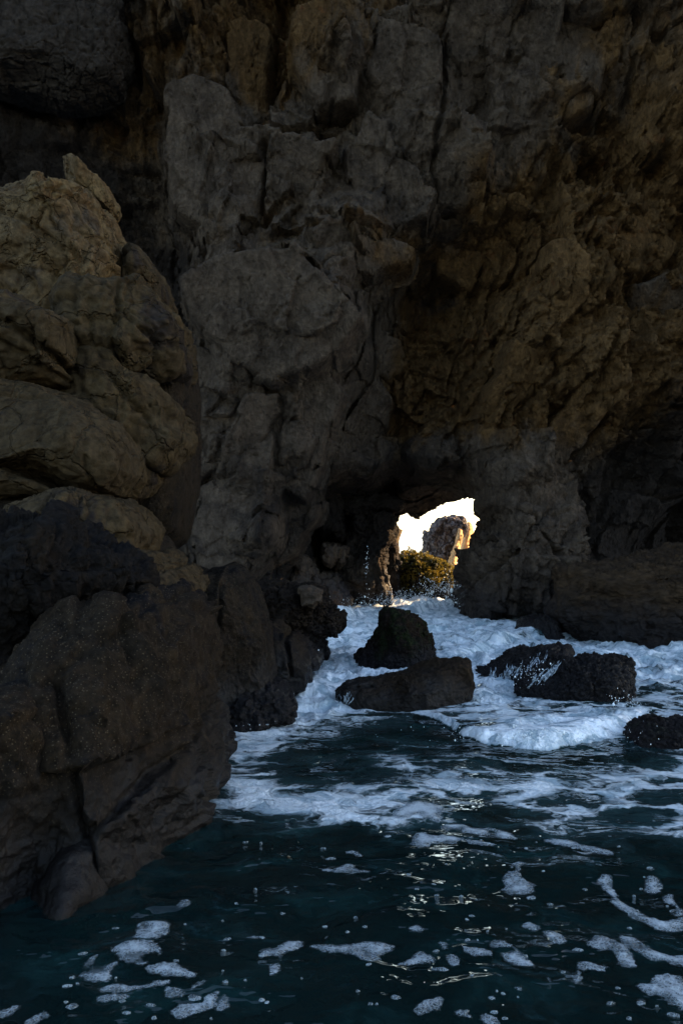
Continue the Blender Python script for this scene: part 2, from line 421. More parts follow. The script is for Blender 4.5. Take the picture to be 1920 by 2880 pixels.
# ================================================================== CLIFF
CL = [(-300, 100, 28), (0, 100, 30), (200, 200, 30), (350, 150, 31), (150, 350, 31.5), (300, 480, 32), (0, 450, 31.5), (-300, 600, 30), (430, 330, 31),
      (470, 900, 35), (470, 1200, 35), (470, 600, 33), (480, 750, 34), (490, 1450, 34), (200, 900, 34), (200, 1300, 34), (-300, 1200, 33),
      (560, 400, 30), (600, 600, 29.5), (690, 300, 30.2), (775, 120, 31.8), (780, 250, 32.5), (770, 40, 31.5), (540, 100, 29.5), (650, 80, 29.8),
      (880, 150, 29.3), (900, 330, 30.8), (840, 460, 29.6), (760, 600, 30.4), (960, 600, 29), (860, 560, 30),
      (650, 750, 28.6), (900, 780, 28.0), (990, 870, 28), (700, 1000, 28.2), (600, 1200, 28.8), (570, 950, 29.5), (800, 1050, 28.4), (740, 1180, 30), (900, 1180, 29.5),
      (860, 1330, 30.4), (560, 1450, 29.4), (700, 1450, 29.6), (820, 1500, 30.8), (700, 1600, 30), (600, 1640, 30), (650, 1330, 29),
      (1035, 930, 31), (1060, 830, 31), (1110, 1000, 34), (1150, 850, 34), (1250, 780, 33.8), (1130, 1200, 35), (1000, 1220, 33), (1220, 1150, 34.5), (1300, 950, 33.2),
      (1050, 1340, 33.2), (1200, 1340, 33.6), (1300, 1300, 33), (1080, 1130, 33.2),
      (1500, 1000, 30.6), (1600, 1100, 30.4), (1450, 1200, 31.3), (1370, 1120, 32), (1700, 900, 29.8), (1850, 1000, 29), (1750, 1150, 30), (1400, 850, 31.6),
      (1500, 600, 30.2), (1450, 720, 31.8), (1590, 760, 29.6), (1700, 600, 29.6), (1900, 300, 28), (1300, 300, 29.4), (1400, 100, 28.5), (1600, 100, 29), (1580, 470, 30.8), (1450, 420, 29.5), (1350, 520, 29.8),
      (1630, 520, 32), (1800, 700, 30.3), (1920, 650, 31), (1750, 300, 30), (1650, 250, 28.9),
      (1000, 100, 29), (1100, 400, 29.5), (1040, 500, 30.3), (1200, 650, 31.4), (1050, 700, 29), (1220, 450, 29.6),
      (1780, 1330, 33), (1885, 1280, 36), (1895, 1400, 38), (1760, 1450, 33.5), (1960, 1180, 31), (1830, 1180, 31), (1640, 1250, 32), (2050, 1300, 31), (2200, 800, 29), (1780, 1560, 36), (2200, 200, 27),
      (1400, 1400, 32), (1500, 1380, 31.5), (1550, 1600, 32), (1380, 1550, 32.5), (1640, 1600, 33), (1700, 1700, 32),
      (950, 1430, 37.5), (850, 1500, 37), (900, 1600, 38.5), (1000, 1500, 39), (1000, 1650, 39.2), (810, 1620, 36), (1150, 1500, 39), (1250, 1600, 39), (1200, 1410, 38.4),
      (1330, 1500, 38.5), (1350, 1680, 38), (1100, 1380, 37), (900, 1450, 36.5), (600, -200, 29), (1300, -200, 28), (-100, -200, 28)]
OCH = [(600, 400, -.3), (650, 900, -.4), (750, 1200, -.4), (800, 1500, -.2), (1050, 500, -.1), (1100, 250, .1), (600, 60, .7), (420, 250, .6), (780, 200, 1.0), (300, 350, .6),
       (1250, 900, 1.1), (1500, 1000, 1.3), (1700, 1000, 1.3), (1500, 600, .8), (1700, 450, .7), (1850, 200, .5), (1450, 350, .35), (1150, 1000, .9), (1150, 1300, .2), (1450, 1400, -.2), (1350, 1650, .1),
       (1800, 1400, .1), (980, 700, .45), (200, 450, .3), (450, 800, .2), (750, 650, .4), (100, 100, -.3), (1900, 900, 1), (0, 1000, .3), (2100, 600, .7), (850, 720, .3), (1000, 900, -.3)]
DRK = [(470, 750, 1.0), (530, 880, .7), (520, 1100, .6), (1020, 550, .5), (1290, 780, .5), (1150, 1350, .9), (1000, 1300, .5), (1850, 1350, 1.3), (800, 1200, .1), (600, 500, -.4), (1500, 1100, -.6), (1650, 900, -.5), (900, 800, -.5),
       (600, 1400, .5), (900, 1450, .7), (100, 500, 1.0), (1100, 300, 0), (1800, 300, .2), (1600, 1250, 0), (1400, 1350, .1), (1700, 1450, .7), (700, 1000, -.2), (1400, 600, 0), (750, 350, .3), (1000, 1650, 0)]  # painted shade: strongest in the cave recess and crevices, more towards top left
HOLE = [(1116, 1462), (1122, 1446), (1150, 1440), (1160, 1452), (1180, 1458), (1208, 1434), (1240, 1416), (1275, 1411), (1300, 1422), (1345, 1428), (1370, 1500), (1370, 1720), (1040, 1720), (1040, 1600), (1080, 1500), (1104, 1502)]

def cliff_depth(X, Z, detail=True):
    Y = rbf(CL, X, Z)
    P = np.stack([X, Y * .6, Z], 1)
    s = sstep(20, 14, np.abs(X))            # calm outside the view
    w1 = warp(P, .9, .35, 2)
    Y = Y - 0.75 * plates(w1 * (.32, .32, .25), 3, .9) - .55 * facets(warp(P, .3, .35, 6) * (.42, .42, .30), 4)
    oc = sstep(.1, .9, CLF['och'](X, Z)); rough = .35 + .95 * oc
    w2 = warp(P, .28, .8, 5) @ np.array([[.9, 0, .35], [0, 1, 0], [-.35, 0, .9]])
    Y = Y - (.26 + .12 * oc) * facets(w2 * (1.05, 1.05, .75), 8) - (.26 + .30 * oc) * plates(w2 * (.85, .85, .55), 8, .9)
    if detail:
        w3 = warp(P, .12, 1.6, 9)
        Y = Y - .16 * rough * plates(w3 * (2.0, 2.0, 1.5), 13, .8) - .14 * rough * facets(w3 * (2.6, 2.6, 2.1), 14) - .07 * facets(w3 * (6.0, 6.0, 5.0), 15) * (.4 + oc)
        Y = Y - 0.20 * fbm(w2 * (1.1, 1.1, .9), 6, .56, 21, 1) * rough
        Y = Y - 0.10 * fbm(P * 1.6, 6, .6, 25)
        Y = Y - 0.06 * plates(warp(P, .15, 3, 3) * 4.6, 17, .8) * rough
        for ln, wd, dp in CRK:
            L = [at(a, b, 30.0)[[0, 2]] for a, b in ln]
            wob = .35 * fbm(P * .9, 4, .6, 44)
            m = (X > min(q[0] for q in L) - 1.5) & (X < max(q[0] for q in L) + 1.5)
            dl = polydist(X[m] + wob[m], Z[m] + wob[m], L); Y[m] = Y[m] + dp * np.exp(-(dl / wd) ** 2)
    return Y
CRK = [([(770, -60), (768, 100), (772, 230), (790, 300)], .16, .9), ([(1235, 90), (1245, 250), (1225, 400), (1215, 560), (1195, 640)], .08, .5), ([(745, 420), (742, 520), (735, 620)], .12, .8),
       ([(1510, 0), (1520, 90), (1560, 260)], .07, .4), ([(820, 850), (1010, 880)], .05, .25), ([(500, 560), (520, 640), (560, 720)], .08, .5), ([(440, 60), (455, 300), (430, 560), (440, 700)], .14, .6),
       ([(900, 620), (1010, 720), (1040, 800), (1020, 900)], .07, .4), ([(1340, 1290), (1310, 1180), (1400, 1060), (1420, 950)], .10, .5), ([(950, 760), (880, 800), (700, 790)], .05, .2), ([(1380, 0), (1390, 80)], .06, .4),
       ([(640, 1230), (740, 1100), (820, 1020)], .06, .35), ([(1760, 200), (1730, 420), (1760, 560)], .12, .5), ([(1500, 760), (1440, 900), (1330, 1040), (1290, 1200)], .10, .45), ([(1720, 940), (1640, 1080), (1560, 1220)], .10, .45),
       ([(990, 640), (1000, 760), (1060, 850)], .05, .3), ([(580, 830), (560, 980), (520, 1150)], .05, .25), ([(1620, 1000), (1520, 1090), (1440, 1180)], .06, .3)]
def pxmap(ctrl, soft=1.0):
    C = [(x, y, v) for x, y, v in ctrl]
    def fn(X, Z):
        u = 960 + X / 31.0 * FPX; v = 1500 - (Z - CAMZ) / 31.0 * FPX
        return rbf(C, u / 100, v / 100, soft, False)
    return fn
CLF = {'och': pxmap(OCH), 'drk': pxmap(DRK)}

def rng_axis(segs):
    out = []
    for a, b, st in segs:
        out.append(np.arange(a, b, st))
    return np.concatenate(out + [[segs[-1][1]]])
xs = rng_axis([(-34, -15.5, 1.2), (-15.5, -9, .09), (-9, 15, .05), (15, 18, .3), (18, 78, 2.5)])
zs = rng_axis([(-1.5, -.3, .2), (-.3, 11, .045), (11, 25, .06), (25, 40, .8)])
gx, gz = np.meshgrid(xs, zs); nx, nz = len(xs), len(zs)
X = gx.ravel(); Z = gz.ravel()
Y = cliff_depth(X, Z)
# fine sideways displacement so that ledges overhang
P = np.stack([X, Y, Z], 1)
inn = ((X > -15) & (X < 15.5) & (Z < 25)).astype(F32)
P[:, 0] += .10 * inn * fbm(P * 1.3, 4, .55, 71); P[:, 2] += .16 * inn * fbm(P * (1.0, 1.0, 1.4), 4, .55, 75)
idx = np.arange(nx * nz).reshape(nz, nx)
F = np.stack([idx[:-1, :-1], idx[:-1, 1:], idx[1:, 1:], idx[1:, :-1]], -1).reshape(-1, 4)
hp = [at(x, y, 38.6)[[0, 2]] for x, y in HOLE]
near = (np.abs(X - 4) < 6) & (Z < 8)
hs = np.full(len(X), -9., F32)
hs[near] = sdf(P[near, 0], P[near, 2], hp) + .10 * fbm(P[near] * 2.2, 5, .6, 90)
keep = ~(hs[F] > 0).all(1)
F = F[keep]
ochre = CLF['och'](X, Z); dark = CLF['drk'](X, Z)
# thickness of the rock round the hole: its rim is carried 2.5 m back
e = np.concatenate([F[:, [0, 1]], F[:, [1, 2]], F[:, [2, 3]], F[:, [3, 0]]]); es = np.sort(e, 1)
key = es[:, 0].astype(np.int64) * (nx * nz) + es[:, 1]
uq, ix, ct = np.unique(key, return_index=True, return_counts=True)
be = e[ix[ct == 1]]; be = be[near[be].all(1) & (np.abs(hs[be]) < .6).all(1)]
hc = np.array((P[be[:, 0], 0].mean(), 0, P[be[:, 0], 2].mean()))
rings = [P]; maps = {}
prev = np.arange(len(P)); base_n = len(P)
ub = np.unique(be); allF = [F]; cnt = base_n; cur = {int(k): int(k) for k in ub}
ox, dk_ = [ochre], [dark]
for r_i in range(1, 8):
    q = P[ub].copy(); off = (q - hc); off[:, 1] = 0; off /= np.linalg.norm(off, axis=1, keepdims=True)
    q[:, 1] += .35 * r_i; q += off * (.10 * r_i + .12 * fbm(np.stack([q[:, 0], q[:, 1], q[:, 2]], 1) * 1.7, 4, .6, 99)[:, None])
    rings.append(q); new = {int(k): cnt + j for j, k in enumerate(ub)}
    allF.append(np.array([[cur[int(a)], new[int(a)], new[int(b)], cur[int(b)]] for a, b in be]))
    cur = new; cnt += len(ub); ox.append(ochre[ub]); dk_.append(dark[ub])
V = np.concatenate(rings); F = np.concatenate(allF)
cliff = thing('cliff', (0, 30, 0), 'towering dark sea cliff of grey and ochre rock with an arch at its foot', 'cliff', kind='structure')
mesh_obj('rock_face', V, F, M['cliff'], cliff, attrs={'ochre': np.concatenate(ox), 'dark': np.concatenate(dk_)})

def surf_d(px, py):
    d = 30.0
    for _ in range(4):
        q = at(px, py, d); d = float(cliff_depth(np.array([q[0]]), np.array([q[2]]), False)[0])
    return d
def cliffify(ob, do=0.0, dd=0.0):
    """give a part of the cliff the rock-type and painted-shade attributes of the face round it"""
    me = ob.data; v = np.empty(len(me.vertices) * 3, F32); me.vertices.foreach_get('co', v); v = v.reshape(-1, 3) + np.array(cliff['org'], F32)
    for a, k in (('ochre', do), ('dark', dd)):
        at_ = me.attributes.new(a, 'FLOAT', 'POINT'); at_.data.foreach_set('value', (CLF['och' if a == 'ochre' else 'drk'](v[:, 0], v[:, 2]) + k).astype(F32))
    me.materials.clear(); me.materials.append(M['cliff'])
def slab(name, o, mat, label, thick=.9, proud=.25, lean=0.0, turn=0.0, lvl=5, seed=1, **kw):
    """a flat-faced plate of rock standing proud of the face, with a broken outline and square edges"""
    c = np.mean(o, 0); d0 = surf_d(*c); pts = np.array([at(x, y, d0)[[0, 2]] for x, y in o]); cx, cz = pts.mean(0)
    q = np.array([cx, cz]) + (pts - [cx, cz]) * .6
    yy = cliff_depth(np.concatenate([q[:, 0], [cx]]), np.concatenate([q[:, 1], [cz]]), False)
    A = np.stack([np.append(q[:, 0], cx) - cx, np.append(q[:, 1], cz) - cz, np.ones(len(q) + 1)], 1); co_, *_ = np.linalg.lstsq(A, yy, rcond=None)
    co_ = np.clip(co_, [-.45, -.45, 0], [.45, .45, 99])
    st = .045; x0, z0 = pts.min(0) - .5; x1, z1 = pts.max(0) + .5
    gx_, gz_ = np.meshgrid(np.arange(x0, x1, st), np.arange(z0, z1, st)); X_ = gx_.ravel(); Z_ = gz_.ravel()
    P_3 = np.stack([X_, np.full_like(X_, seed * 3.1), Z_], 1)
    sd_ = sdf(X_, Z_, pts) + .12 * fbm(P_3 * 1.1, 5, .6, seed + 300) + .14 * plates(P_3 * 1.3, seed + 301, .6)
    y_ = co_[2] + (co_[0] + turn * 1.7) * (X_ - cx) + (co_[1] + lean * 1.7) * (Z_ - cz) - proud * .5 - .08
    y_ = y_ - .16 * plates(warp(P_3, .2, .8, seed) * (.55, .55, .45), seed + 5, .7) - .07 * plates(warp(P_3, .1, 2, seed) * (1.7, 1.7, 1.3), seed + 6, .7) - .035 * fbm(P_3 * 2.5, 6, .6, seed + 7) - .05 * fbm(P_3 * .8, 3, .5, seed + 8)
    y_ = y_ + .05 * (1 - sstep(0, .12, sd_)) ** 2 + 1.6 * sstep(.02, -.28, sd_)
    n_, m_ = gx_.shape; id_ = np.arange(n_ * m_).reshape(n_, m_)
    f_ = np.stack([id_[:-1, :-1], id_[:-1, 1:], id_[1:, 1:], id_[1:, :-1]], -1).reshape(-1, 4)
    f_ = f_[(sd_[f_] > -.34).any(1)]; used = np.unique(f_); mp_ = np.full(n_ * m_, -1); mp_[used] = np.arange(len(used)); f_ = mp_[f_]
    V_ = np.stack([X_, y_, Z_], 1)[used]
    # its back, so that the plate is a solid
    e = np.concatenate([f_[:, [0, 1]], f_[:, [1, 2]], f_[:, [2, 3]], f_[:, [3, 0]]]); es = np.sort(e, 1)
    uq, ix, ct = np.unique(es[:, 0].astype(np.int64) * len(V_) + es[:, 1], return_index=True, return_counts=True); be_ = e[ix[ct == 1]]
    cen = len(V_); V_ = np.concatenate([V_, [[cx, V_[:, 1].max() + .1, cz]]])
    f_ = np.concatenate([f_, np.array([[b, a, cen, cen] for a, b in be_])]) if False else f_
    ob = mesh_obj(name, V_[:cen], f_, M['cliff'], cliff)
    cliffify(ob, -.08, -.10)
    if mat is M['blue_slab']:
        for k, dv in (('ochre', -.6),):
            a_ = ob.data.attributes[k]; z_ = np.empty(len(ob.data.vertices), F32); a_.data.foreach_get('value', z_); a_.data.foreach_set('value', z_ + dv)
    if label: ob['label'] = label
    return ob
S = slab
S('rock_slab', [(460, 270), (470, 235), (540, 195), (615, 225), (650, 260), (680, 350), (735, 430), (740, 450), (715, 560), (690, 620), (600, 640), (520, 600), (470, 560), (460, 430)], M['slab'], 'broad smooth grey slab high on the cliff', 1.3, .4, -.05, .05, 6, seed=3, fac_s=.8, crk=.05, crk_s=.6, rough=.06)
S('rock_slab', [(745, 430), (760, 375), (830, 395), (890, 425), (938, 428), (905, 470), (880, 530), (820, 590), (765, 600), (748, 520)], M['slab'], None, 1.4, .3, -.2, -.1, seed=4, cuts=10)
S('rock_slab', [(972, 422), (997, 416), (1033, 343), (1082, 367), (1107, 453), (1193, 502), (1217, 551), (1193, 618), (1125, 630), (1052, 600), (1009, 569), (984, 490)], M['blue_slab'], 'blue-grey slab with a rounded lower edge', .9, .35, -.15, .05, seed=5)
S('rock_slab', [(1033, 61), (1064, 67), (1131, 92), (1205, 122), (1235, 159), (1235, 257), (1205, 349), (1186, 373), (1144, 343), (1107, 288), (1027, 196), (1064, 122)], M['slab'], None, .8, .25, -.1, -.08, seed=6)
S('rock_slab', [(1131, -40), (1266, -60), (1248, 61), (1223, 110), (1192, 86), (1156, 31)], M['slab'], None, .9, .4, -.2, 0, seed=7)
S('rock_slab', [(1284, -60), (1437, -60), (1443, 80), (1413, 165), (1327, 196), (1266, 153), (1254, 110)], M['blue_slab'], None, .7, .3, -.22, .05, seed=8)
S('rock_slab', [(1443, -60), (1609, -60), (1572, 67), (1560, 141), (1584, 208), (1560, 239), (1517, 233), (1493, 190), (1486, 159), (1456, 153), (1443, 80)], M['blue_slab'], 'hanging blue-grey plate with a ragged lower point', 1.0, .6, -.25, -.05, seed=9, cut_d=(.8, 1))
S('rock_slab', [(870, 650), (960, 605), (1050, 640), (1174, 660), (1160, 700), (1050, 735), (960, 730), (890, 700)], M['slab'], None, 1.2, .2, -.35, 0, seed=10)
S('rock_slab', [(403, 175), (430, 195), (450, 250), (424, 320), (402, 300)], M['slab'], None, .5, .25, 0, .1, 4, seed=11)
ob = blob('rock_slab', [(-60, -80), (340, -80), (352, 120), (330, 230), (280, 262), (200, 292), (60, 262), (-60, 240)], 29.3, 1.2, 2, M['crackled'], cliff, lvl=7, lean=-.1, turn=.1, seed=12, n=4, cuts=6, cut_d=(.85, 1), crk=.10, crk_s=1.9, crk_w=.09, facet=.05, rough=.10, edge=.06)
ob['label'] = 'dark slate mass covered by a web of cracks'
S('rock_slab', [(1550, 690), (1600, 680), (1640, 740), (1630, 850), (1560, 930), (1500, 965), (1490, 930), (1550, 850)], M['slab'], None, .7, .2, -.1, 0, seed=13, facet=.1)
S('rock_slab', [(1700, 990), (1735, 1010), (1755, 1055), (1720, 1150), (1690, 1190), (1680, 1150), (1710, 1080)], M['slab'], None, .6, .2, -.05, .1, 4, seed=14, facet=.1)
S('rock_slab', [(1385, 1300), (1440, 1285), (1530, 1305), (1525, 1430), (1450, 1450), (1390, 1415)], M['blue_slab'], None, .8, .9, -.1, 0, seed=15)
S('rock_slab', [(1010, 960), (1060, 940), (1120, 960), (1140, 1020), (1100, 1075), (1050, 1060)], M['slab'], None, .9, .6, -.2, .2, 4, seed=16, facet=.12)
S('rock_slab', [(1000, 1130), (1060, 1080), (1110, 1130), (1080, 1210), (1020, 1290), (1000, 1220)], M['slab'], None, .9, .5, -.15, .1, 4, seed=17, facet=.12)
S('rock_slab', [(700, 1130), (780, 1120), (790, 1160), (730, 1250), (640, 1350), (610, 1330), (640, 1230)], M['slab'], None, .9, .4, -.2, -.1, seed=18, facet=.1)
S('rock_slab', [(1500, 90), (1640, 60), (1700, 140), (1680, 300), (1600, 330), (1590, 230)], M['ledge'], None, .6, .1, -.1, .1, seed=19, facet=.12)
S('rock_slab', [(1800, 790), (1900, 760), (1960, 800), (1950, 860), (1850, 900), (1810, 860)], M['blue_slab'], None, .8, .2, -.3, 0, seed=20)
for k, (o, le, tu) in enumerate([
    ([(500, 780), (640, 720), (830, 700), (1000, 860), (1012, 895), (960, 960), (900, 1010), (760, 1060), (640, 1000), (560, 930)], -.05, .12),
    ([(760, 1070), (900, 1030), (960, 1100), (900, 1280), (850, 1400), (760, 1350), (720, 1200)], -.1, -.15),
    ([(540, 960), (640, 1020), (740, 1080), (700, 1180), (600, 1320), (540, 1350), (500, 1200)], .05, .2),
    ([(860, 1300), (900, 1330), (880, 1450), (820, 1560), (760, 1600), (720, 1500), (760, 1400)], -.1, -.2),
    ([(560, 1360), (640, 1340), (740, 1400), (720, 1560), (640, 1640), (560, 1600), (540, 1480)], -.05, .1),
    ([(1380, 1080), (1440, 960), (1520, 1000), (1500, 1100), (1420, 1200), (1370, 1180)], -.15, .1),
    ([(1530, 1230), (1620, 1080), (1700, 1060), (1700, 1170), (1600, 1290), (1540, 1300)], -.1, .05),
    ([(640, 60), (755, 80), (750, 300), (690, 330), (640, 240)], 0, .1),
    ([(840, 100), (1000, 60), (1020, 200), (990, 320), (900, 340), (830, 230)], -.1, .15),
    ([(1400, 1450), (1500, 1440), (1590, 1360), (1640, 1400), (1630, 1560), (1560, 1700), (1460, 1720), (1420, 1600)], -.05, .1),
    ([(1700, 640), (1830, 600), (1900, 680), (1860, 760), (1760, 780), (1690, 720)], -.2, -.1),
    ([(1240, 600), (1380, 560), (1420, 640), (1360, 740), (1260, 700)], -.2, .1)]):
    S('rock_slab', o, M['slab'], None, .9, .2, le, tu, seed=40 + k * 3)
# pillar on the right of the arch and the columns inside it
pil = blob('arch_pillar', [(1310, 1640), (1345, 1560), (1380, 1490), (1395, 1410), (1385, 1330), (1400, 1290), (1500, 1300), (1590, 1330), (1640, 1400), (1650, 1560), (1640, 1700), (1600, 1765), (1480, 1775), (1390, 1760), (1320, 1760), (1298, 1700)],
           31.6, 2.4, 6.0, M['cliff'], cliff, lvl=7, n=3.2, cuts=14, cut_d=(.72, .95), seed=31, facet=.07, fac_s=1.3, rough=.15, crk=.12, crk_s=.8, lean=.06, fine=.9, edge=.03, jag=.03, lines=[([(1300, 1690), (1380, 1600), (1500, 1480), (1560, 1420)], .09, .35), ([(1420, 1740), (1425, 1620), (1400, 1540)], .07, .25), ([(1490, 1330), (1500, 1450), (1600, 1640)], .08, .25), ([(1330, 1420), (1420, 1430), (1520, 1440)], .07, .3), ([(1560, 1740), (1540, 1640), (1590, 1500)], .08, .3)])
cliffify(pil, .1, -.1)
pil['label'] = 'bulky rock pillar on the right of the opening'
def col_(o, d, seed, tf=1.0, mat='lit_cave_rock', lvl=5, name='rock_column', **kw):
    kw.setdefault('facet', .14)
    ob = blob(name, o, d, tf, 2.5, M[mat], cliff, lvl=lvl, n=2.6, cuts=12, cut_d=(.6, .95), seed=seed, rough=.16, jag=.05, edge=.12, **kw)
    
    if name != 'rock_shard': cliffify(ob, 0, .35)  # columns darkened where sun lit them too broadly; shards keep the lit tone
    return ob
col_([(1040, 1425), (1112, 1440), (1122, 1475), (1106, 1508), (1085, 1522), (1082, 1560), (1078, 1620), (1085, 1700), (950, 1720), (955, 1620), (995, 1540), (1025, 1490)], 36.5, 41, 1.2, lvl=6)
col_([(1088, 1535), (1100, 1514), (1116, 1516), (1118, 1560), (1126, 1600), (1128, 1720), (1076, 1720), (1080, 1600)], 40.5, 42, .8)
col_([(860, 1400), (960, 1385), (1080, 1390), (1180, 1420), (1175, 1446), (1110, 1436), (1010, 1440), (900, 1436)], 37.0, 43, 1.6, lvl=6)
col_([(905, 1520), (945, 1530), (952, 1570), (930, 1595), (905, 1580)], 35.5, 44, .6, name='rock_shard')
col_([(945, 1522), (982, 1535), (965, 1590), (948, 1600)], 36.2, 45, .5, name='rock_shard')
col_([(830, 1560), (862, 1570), (880, 1640), (850, 1665), (812, 1640)], 34.5, 46, .7, name='rock_shard')
col_([(862, 1565), (878, 1570), (905, 1650), (890, 1670), (868, 1620)], 35, 47, .5, name='rock_shard')
col_([(905, 1600), (960, 1600), (985, 1660), (960, 1740), (900, 1740), (890, 1650)], 35.5, 48, .9, name='rock_shard')

for k, (x, y, w_, h_, d) in enumerate([(780, 1560, 32, 150, 33.5), (735, 1590, 30, 120, 32.2), (845, 1470, 26, 110, 35), (990, 1600, 34, 130, 37), (930, 1450, 40, 70, 36), (1010, 1470, 20, 90, 36.8)]):
    col_([(x - w_ * .4, y - h_), (x + w_ * .5, y - h_ * .9), (x + w_, y), (x + w_ * .8, y + h_), (x - w_ * .7, y + h_), (x - w_, y + h_ * .1)], d, 150 + k, .9)
# beyond the arch
stack = thing('sea_stack', at(1262, 1700, 52), 'pale fractured sea stack lit gold down its right side beyond the arch', 'sea stack')
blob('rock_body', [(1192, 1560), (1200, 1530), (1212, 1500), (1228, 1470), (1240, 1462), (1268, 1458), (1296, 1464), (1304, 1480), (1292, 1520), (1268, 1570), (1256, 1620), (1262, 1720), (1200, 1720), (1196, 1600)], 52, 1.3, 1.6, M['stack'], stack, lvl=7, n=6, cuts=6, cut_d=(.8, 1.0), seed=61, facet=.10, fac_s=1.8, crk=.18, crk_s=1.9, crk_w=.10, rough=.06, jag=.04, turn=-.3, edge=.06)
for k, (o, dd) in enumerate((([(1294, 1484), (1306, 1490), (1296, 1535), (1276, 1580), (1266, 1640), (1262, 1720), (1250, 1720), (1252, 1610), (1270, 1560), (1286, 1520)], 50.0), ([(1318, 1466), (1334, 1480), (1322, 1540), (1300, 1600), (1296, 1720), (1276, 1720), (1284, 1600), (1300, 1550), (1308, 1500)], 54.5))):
    blob('sunlit_ridge', o, dd, .9, 1.4, M['stack_sunlit'], stack, lvl=5, n=3, cuts=3, seed=63 + k * 2, facet=.06, rough=.10, jag=.04, turn=1.8, edge=.1)  # thin fins added as the stack's lit rims, gold light in their colour
far = thing('coastal_rock', at(1100, 1560, 60), 'small sunlit rock just showing left of the bright opening', 'rock')
blob('rock_body', [(1060, 1500), (1095, 1494), (1116, 1480), (1130, 1492), (1122, 1508), (1100, 1700), (1050, 1700)], 58, 2, 2, M['sand'], far, lvl=4, seed=64)
weed = thing('seaweed_rock', at(1190, 1690, 42.5), 'low rock under golden green seaweed inside the arch', 'rock')
WO = [(1050, 1740), (1075, 1640), (1105, 1590), (1145, 1570), (1185, 1568), (1230, 1590), (1270, 1610), (1310, 1650), (1350, 1740)]
wb = blob('rock_body', WO, 42.5, 2.4, 2.5, M['wet_rock'], weed, lvl=6, n=2.2, cuts=3, seed=65, facet=.05, rough=.22, billow=.16, bil_s=1.8)
def leaf_mat(name, a, b):
    t = NT(name); g = t.n('ShaderNodeNewGeometry'); nz_ = t.noise(t.co(), 1.6, 4, .6)
    c = t.mix(t.ramp(nz_, .4, .6), a, b)
    d = t.n('ShaderNodeBsdfPrincipled'); t.ni(d, Base_Color=c, Roughness=.45)
    tr = t.n('ShaderNodeBsdfTranslucent', i0=c)
    mx = t.n('ShaderNodeMixShader', i0=.45); t.t.links.new(d.outputs[0], mx.inputs[1]); t.t.links.new(tr.outputs[0], mx.inputs[2])
    t.t.links.new(mx.outputs[0], t.out.inputs[0]); return t.m
M['seaweed'] = leaf_mat('seaweed_frond', (.17, .115, .014), (.060, .052, .012))
v = np.empty(len(wb.data.vertices) * 3, F32); wb.data.vertices.foreach_get('co', v); v = v.reshape(-1, 3) + np.array(weed['org'], F32)
ff = np.empty(len(wb.data.polygons) * 3, np.int32); wb.data.polygons.foreach_get('vertices', ff); nn = vnormals(v, ff.reshape(-1, 3))
rg = np.random.RandomState(5)
sel = np.where((nn[:, 2] > -.2) & (nn[:, 1] < .6) & (v[:, 2] > .35))[0]; sel = rg.choice(sel, 5200)
VV, FF = [], []; c0 = 0
for i in sel:
    p0 = v[i] + rg.normal(size=3) * .05; h = rg.uniform(.05, .13)
    for _ in range(5):
        dr = nn[i] * .6 + rg.normal(size=3) * .6 + np.array((0, 0, -.15)); dr /= np.linalg.norm(dr); sd_ = np.cross(dr, rg.normal(size=3)); sd_ /= np.linalg.norm(sd_)
        wv_ = h * .22
        VV += [p0 - sd_ * wv_, p0 + sd_ * wv_, p0 + dr * h + sd_ * wv_ * 1.3, p0 + dr * h - sd_ * wv_ * 1.3]; FF.append((c0, c0 + 1, c0 + 2, c0 + 3)); c0 += 4
props(mesh_obj('seaweed', np.array(VV), np.array(FF), M['seaweed'], weed, smooth=False), kind='stuff')

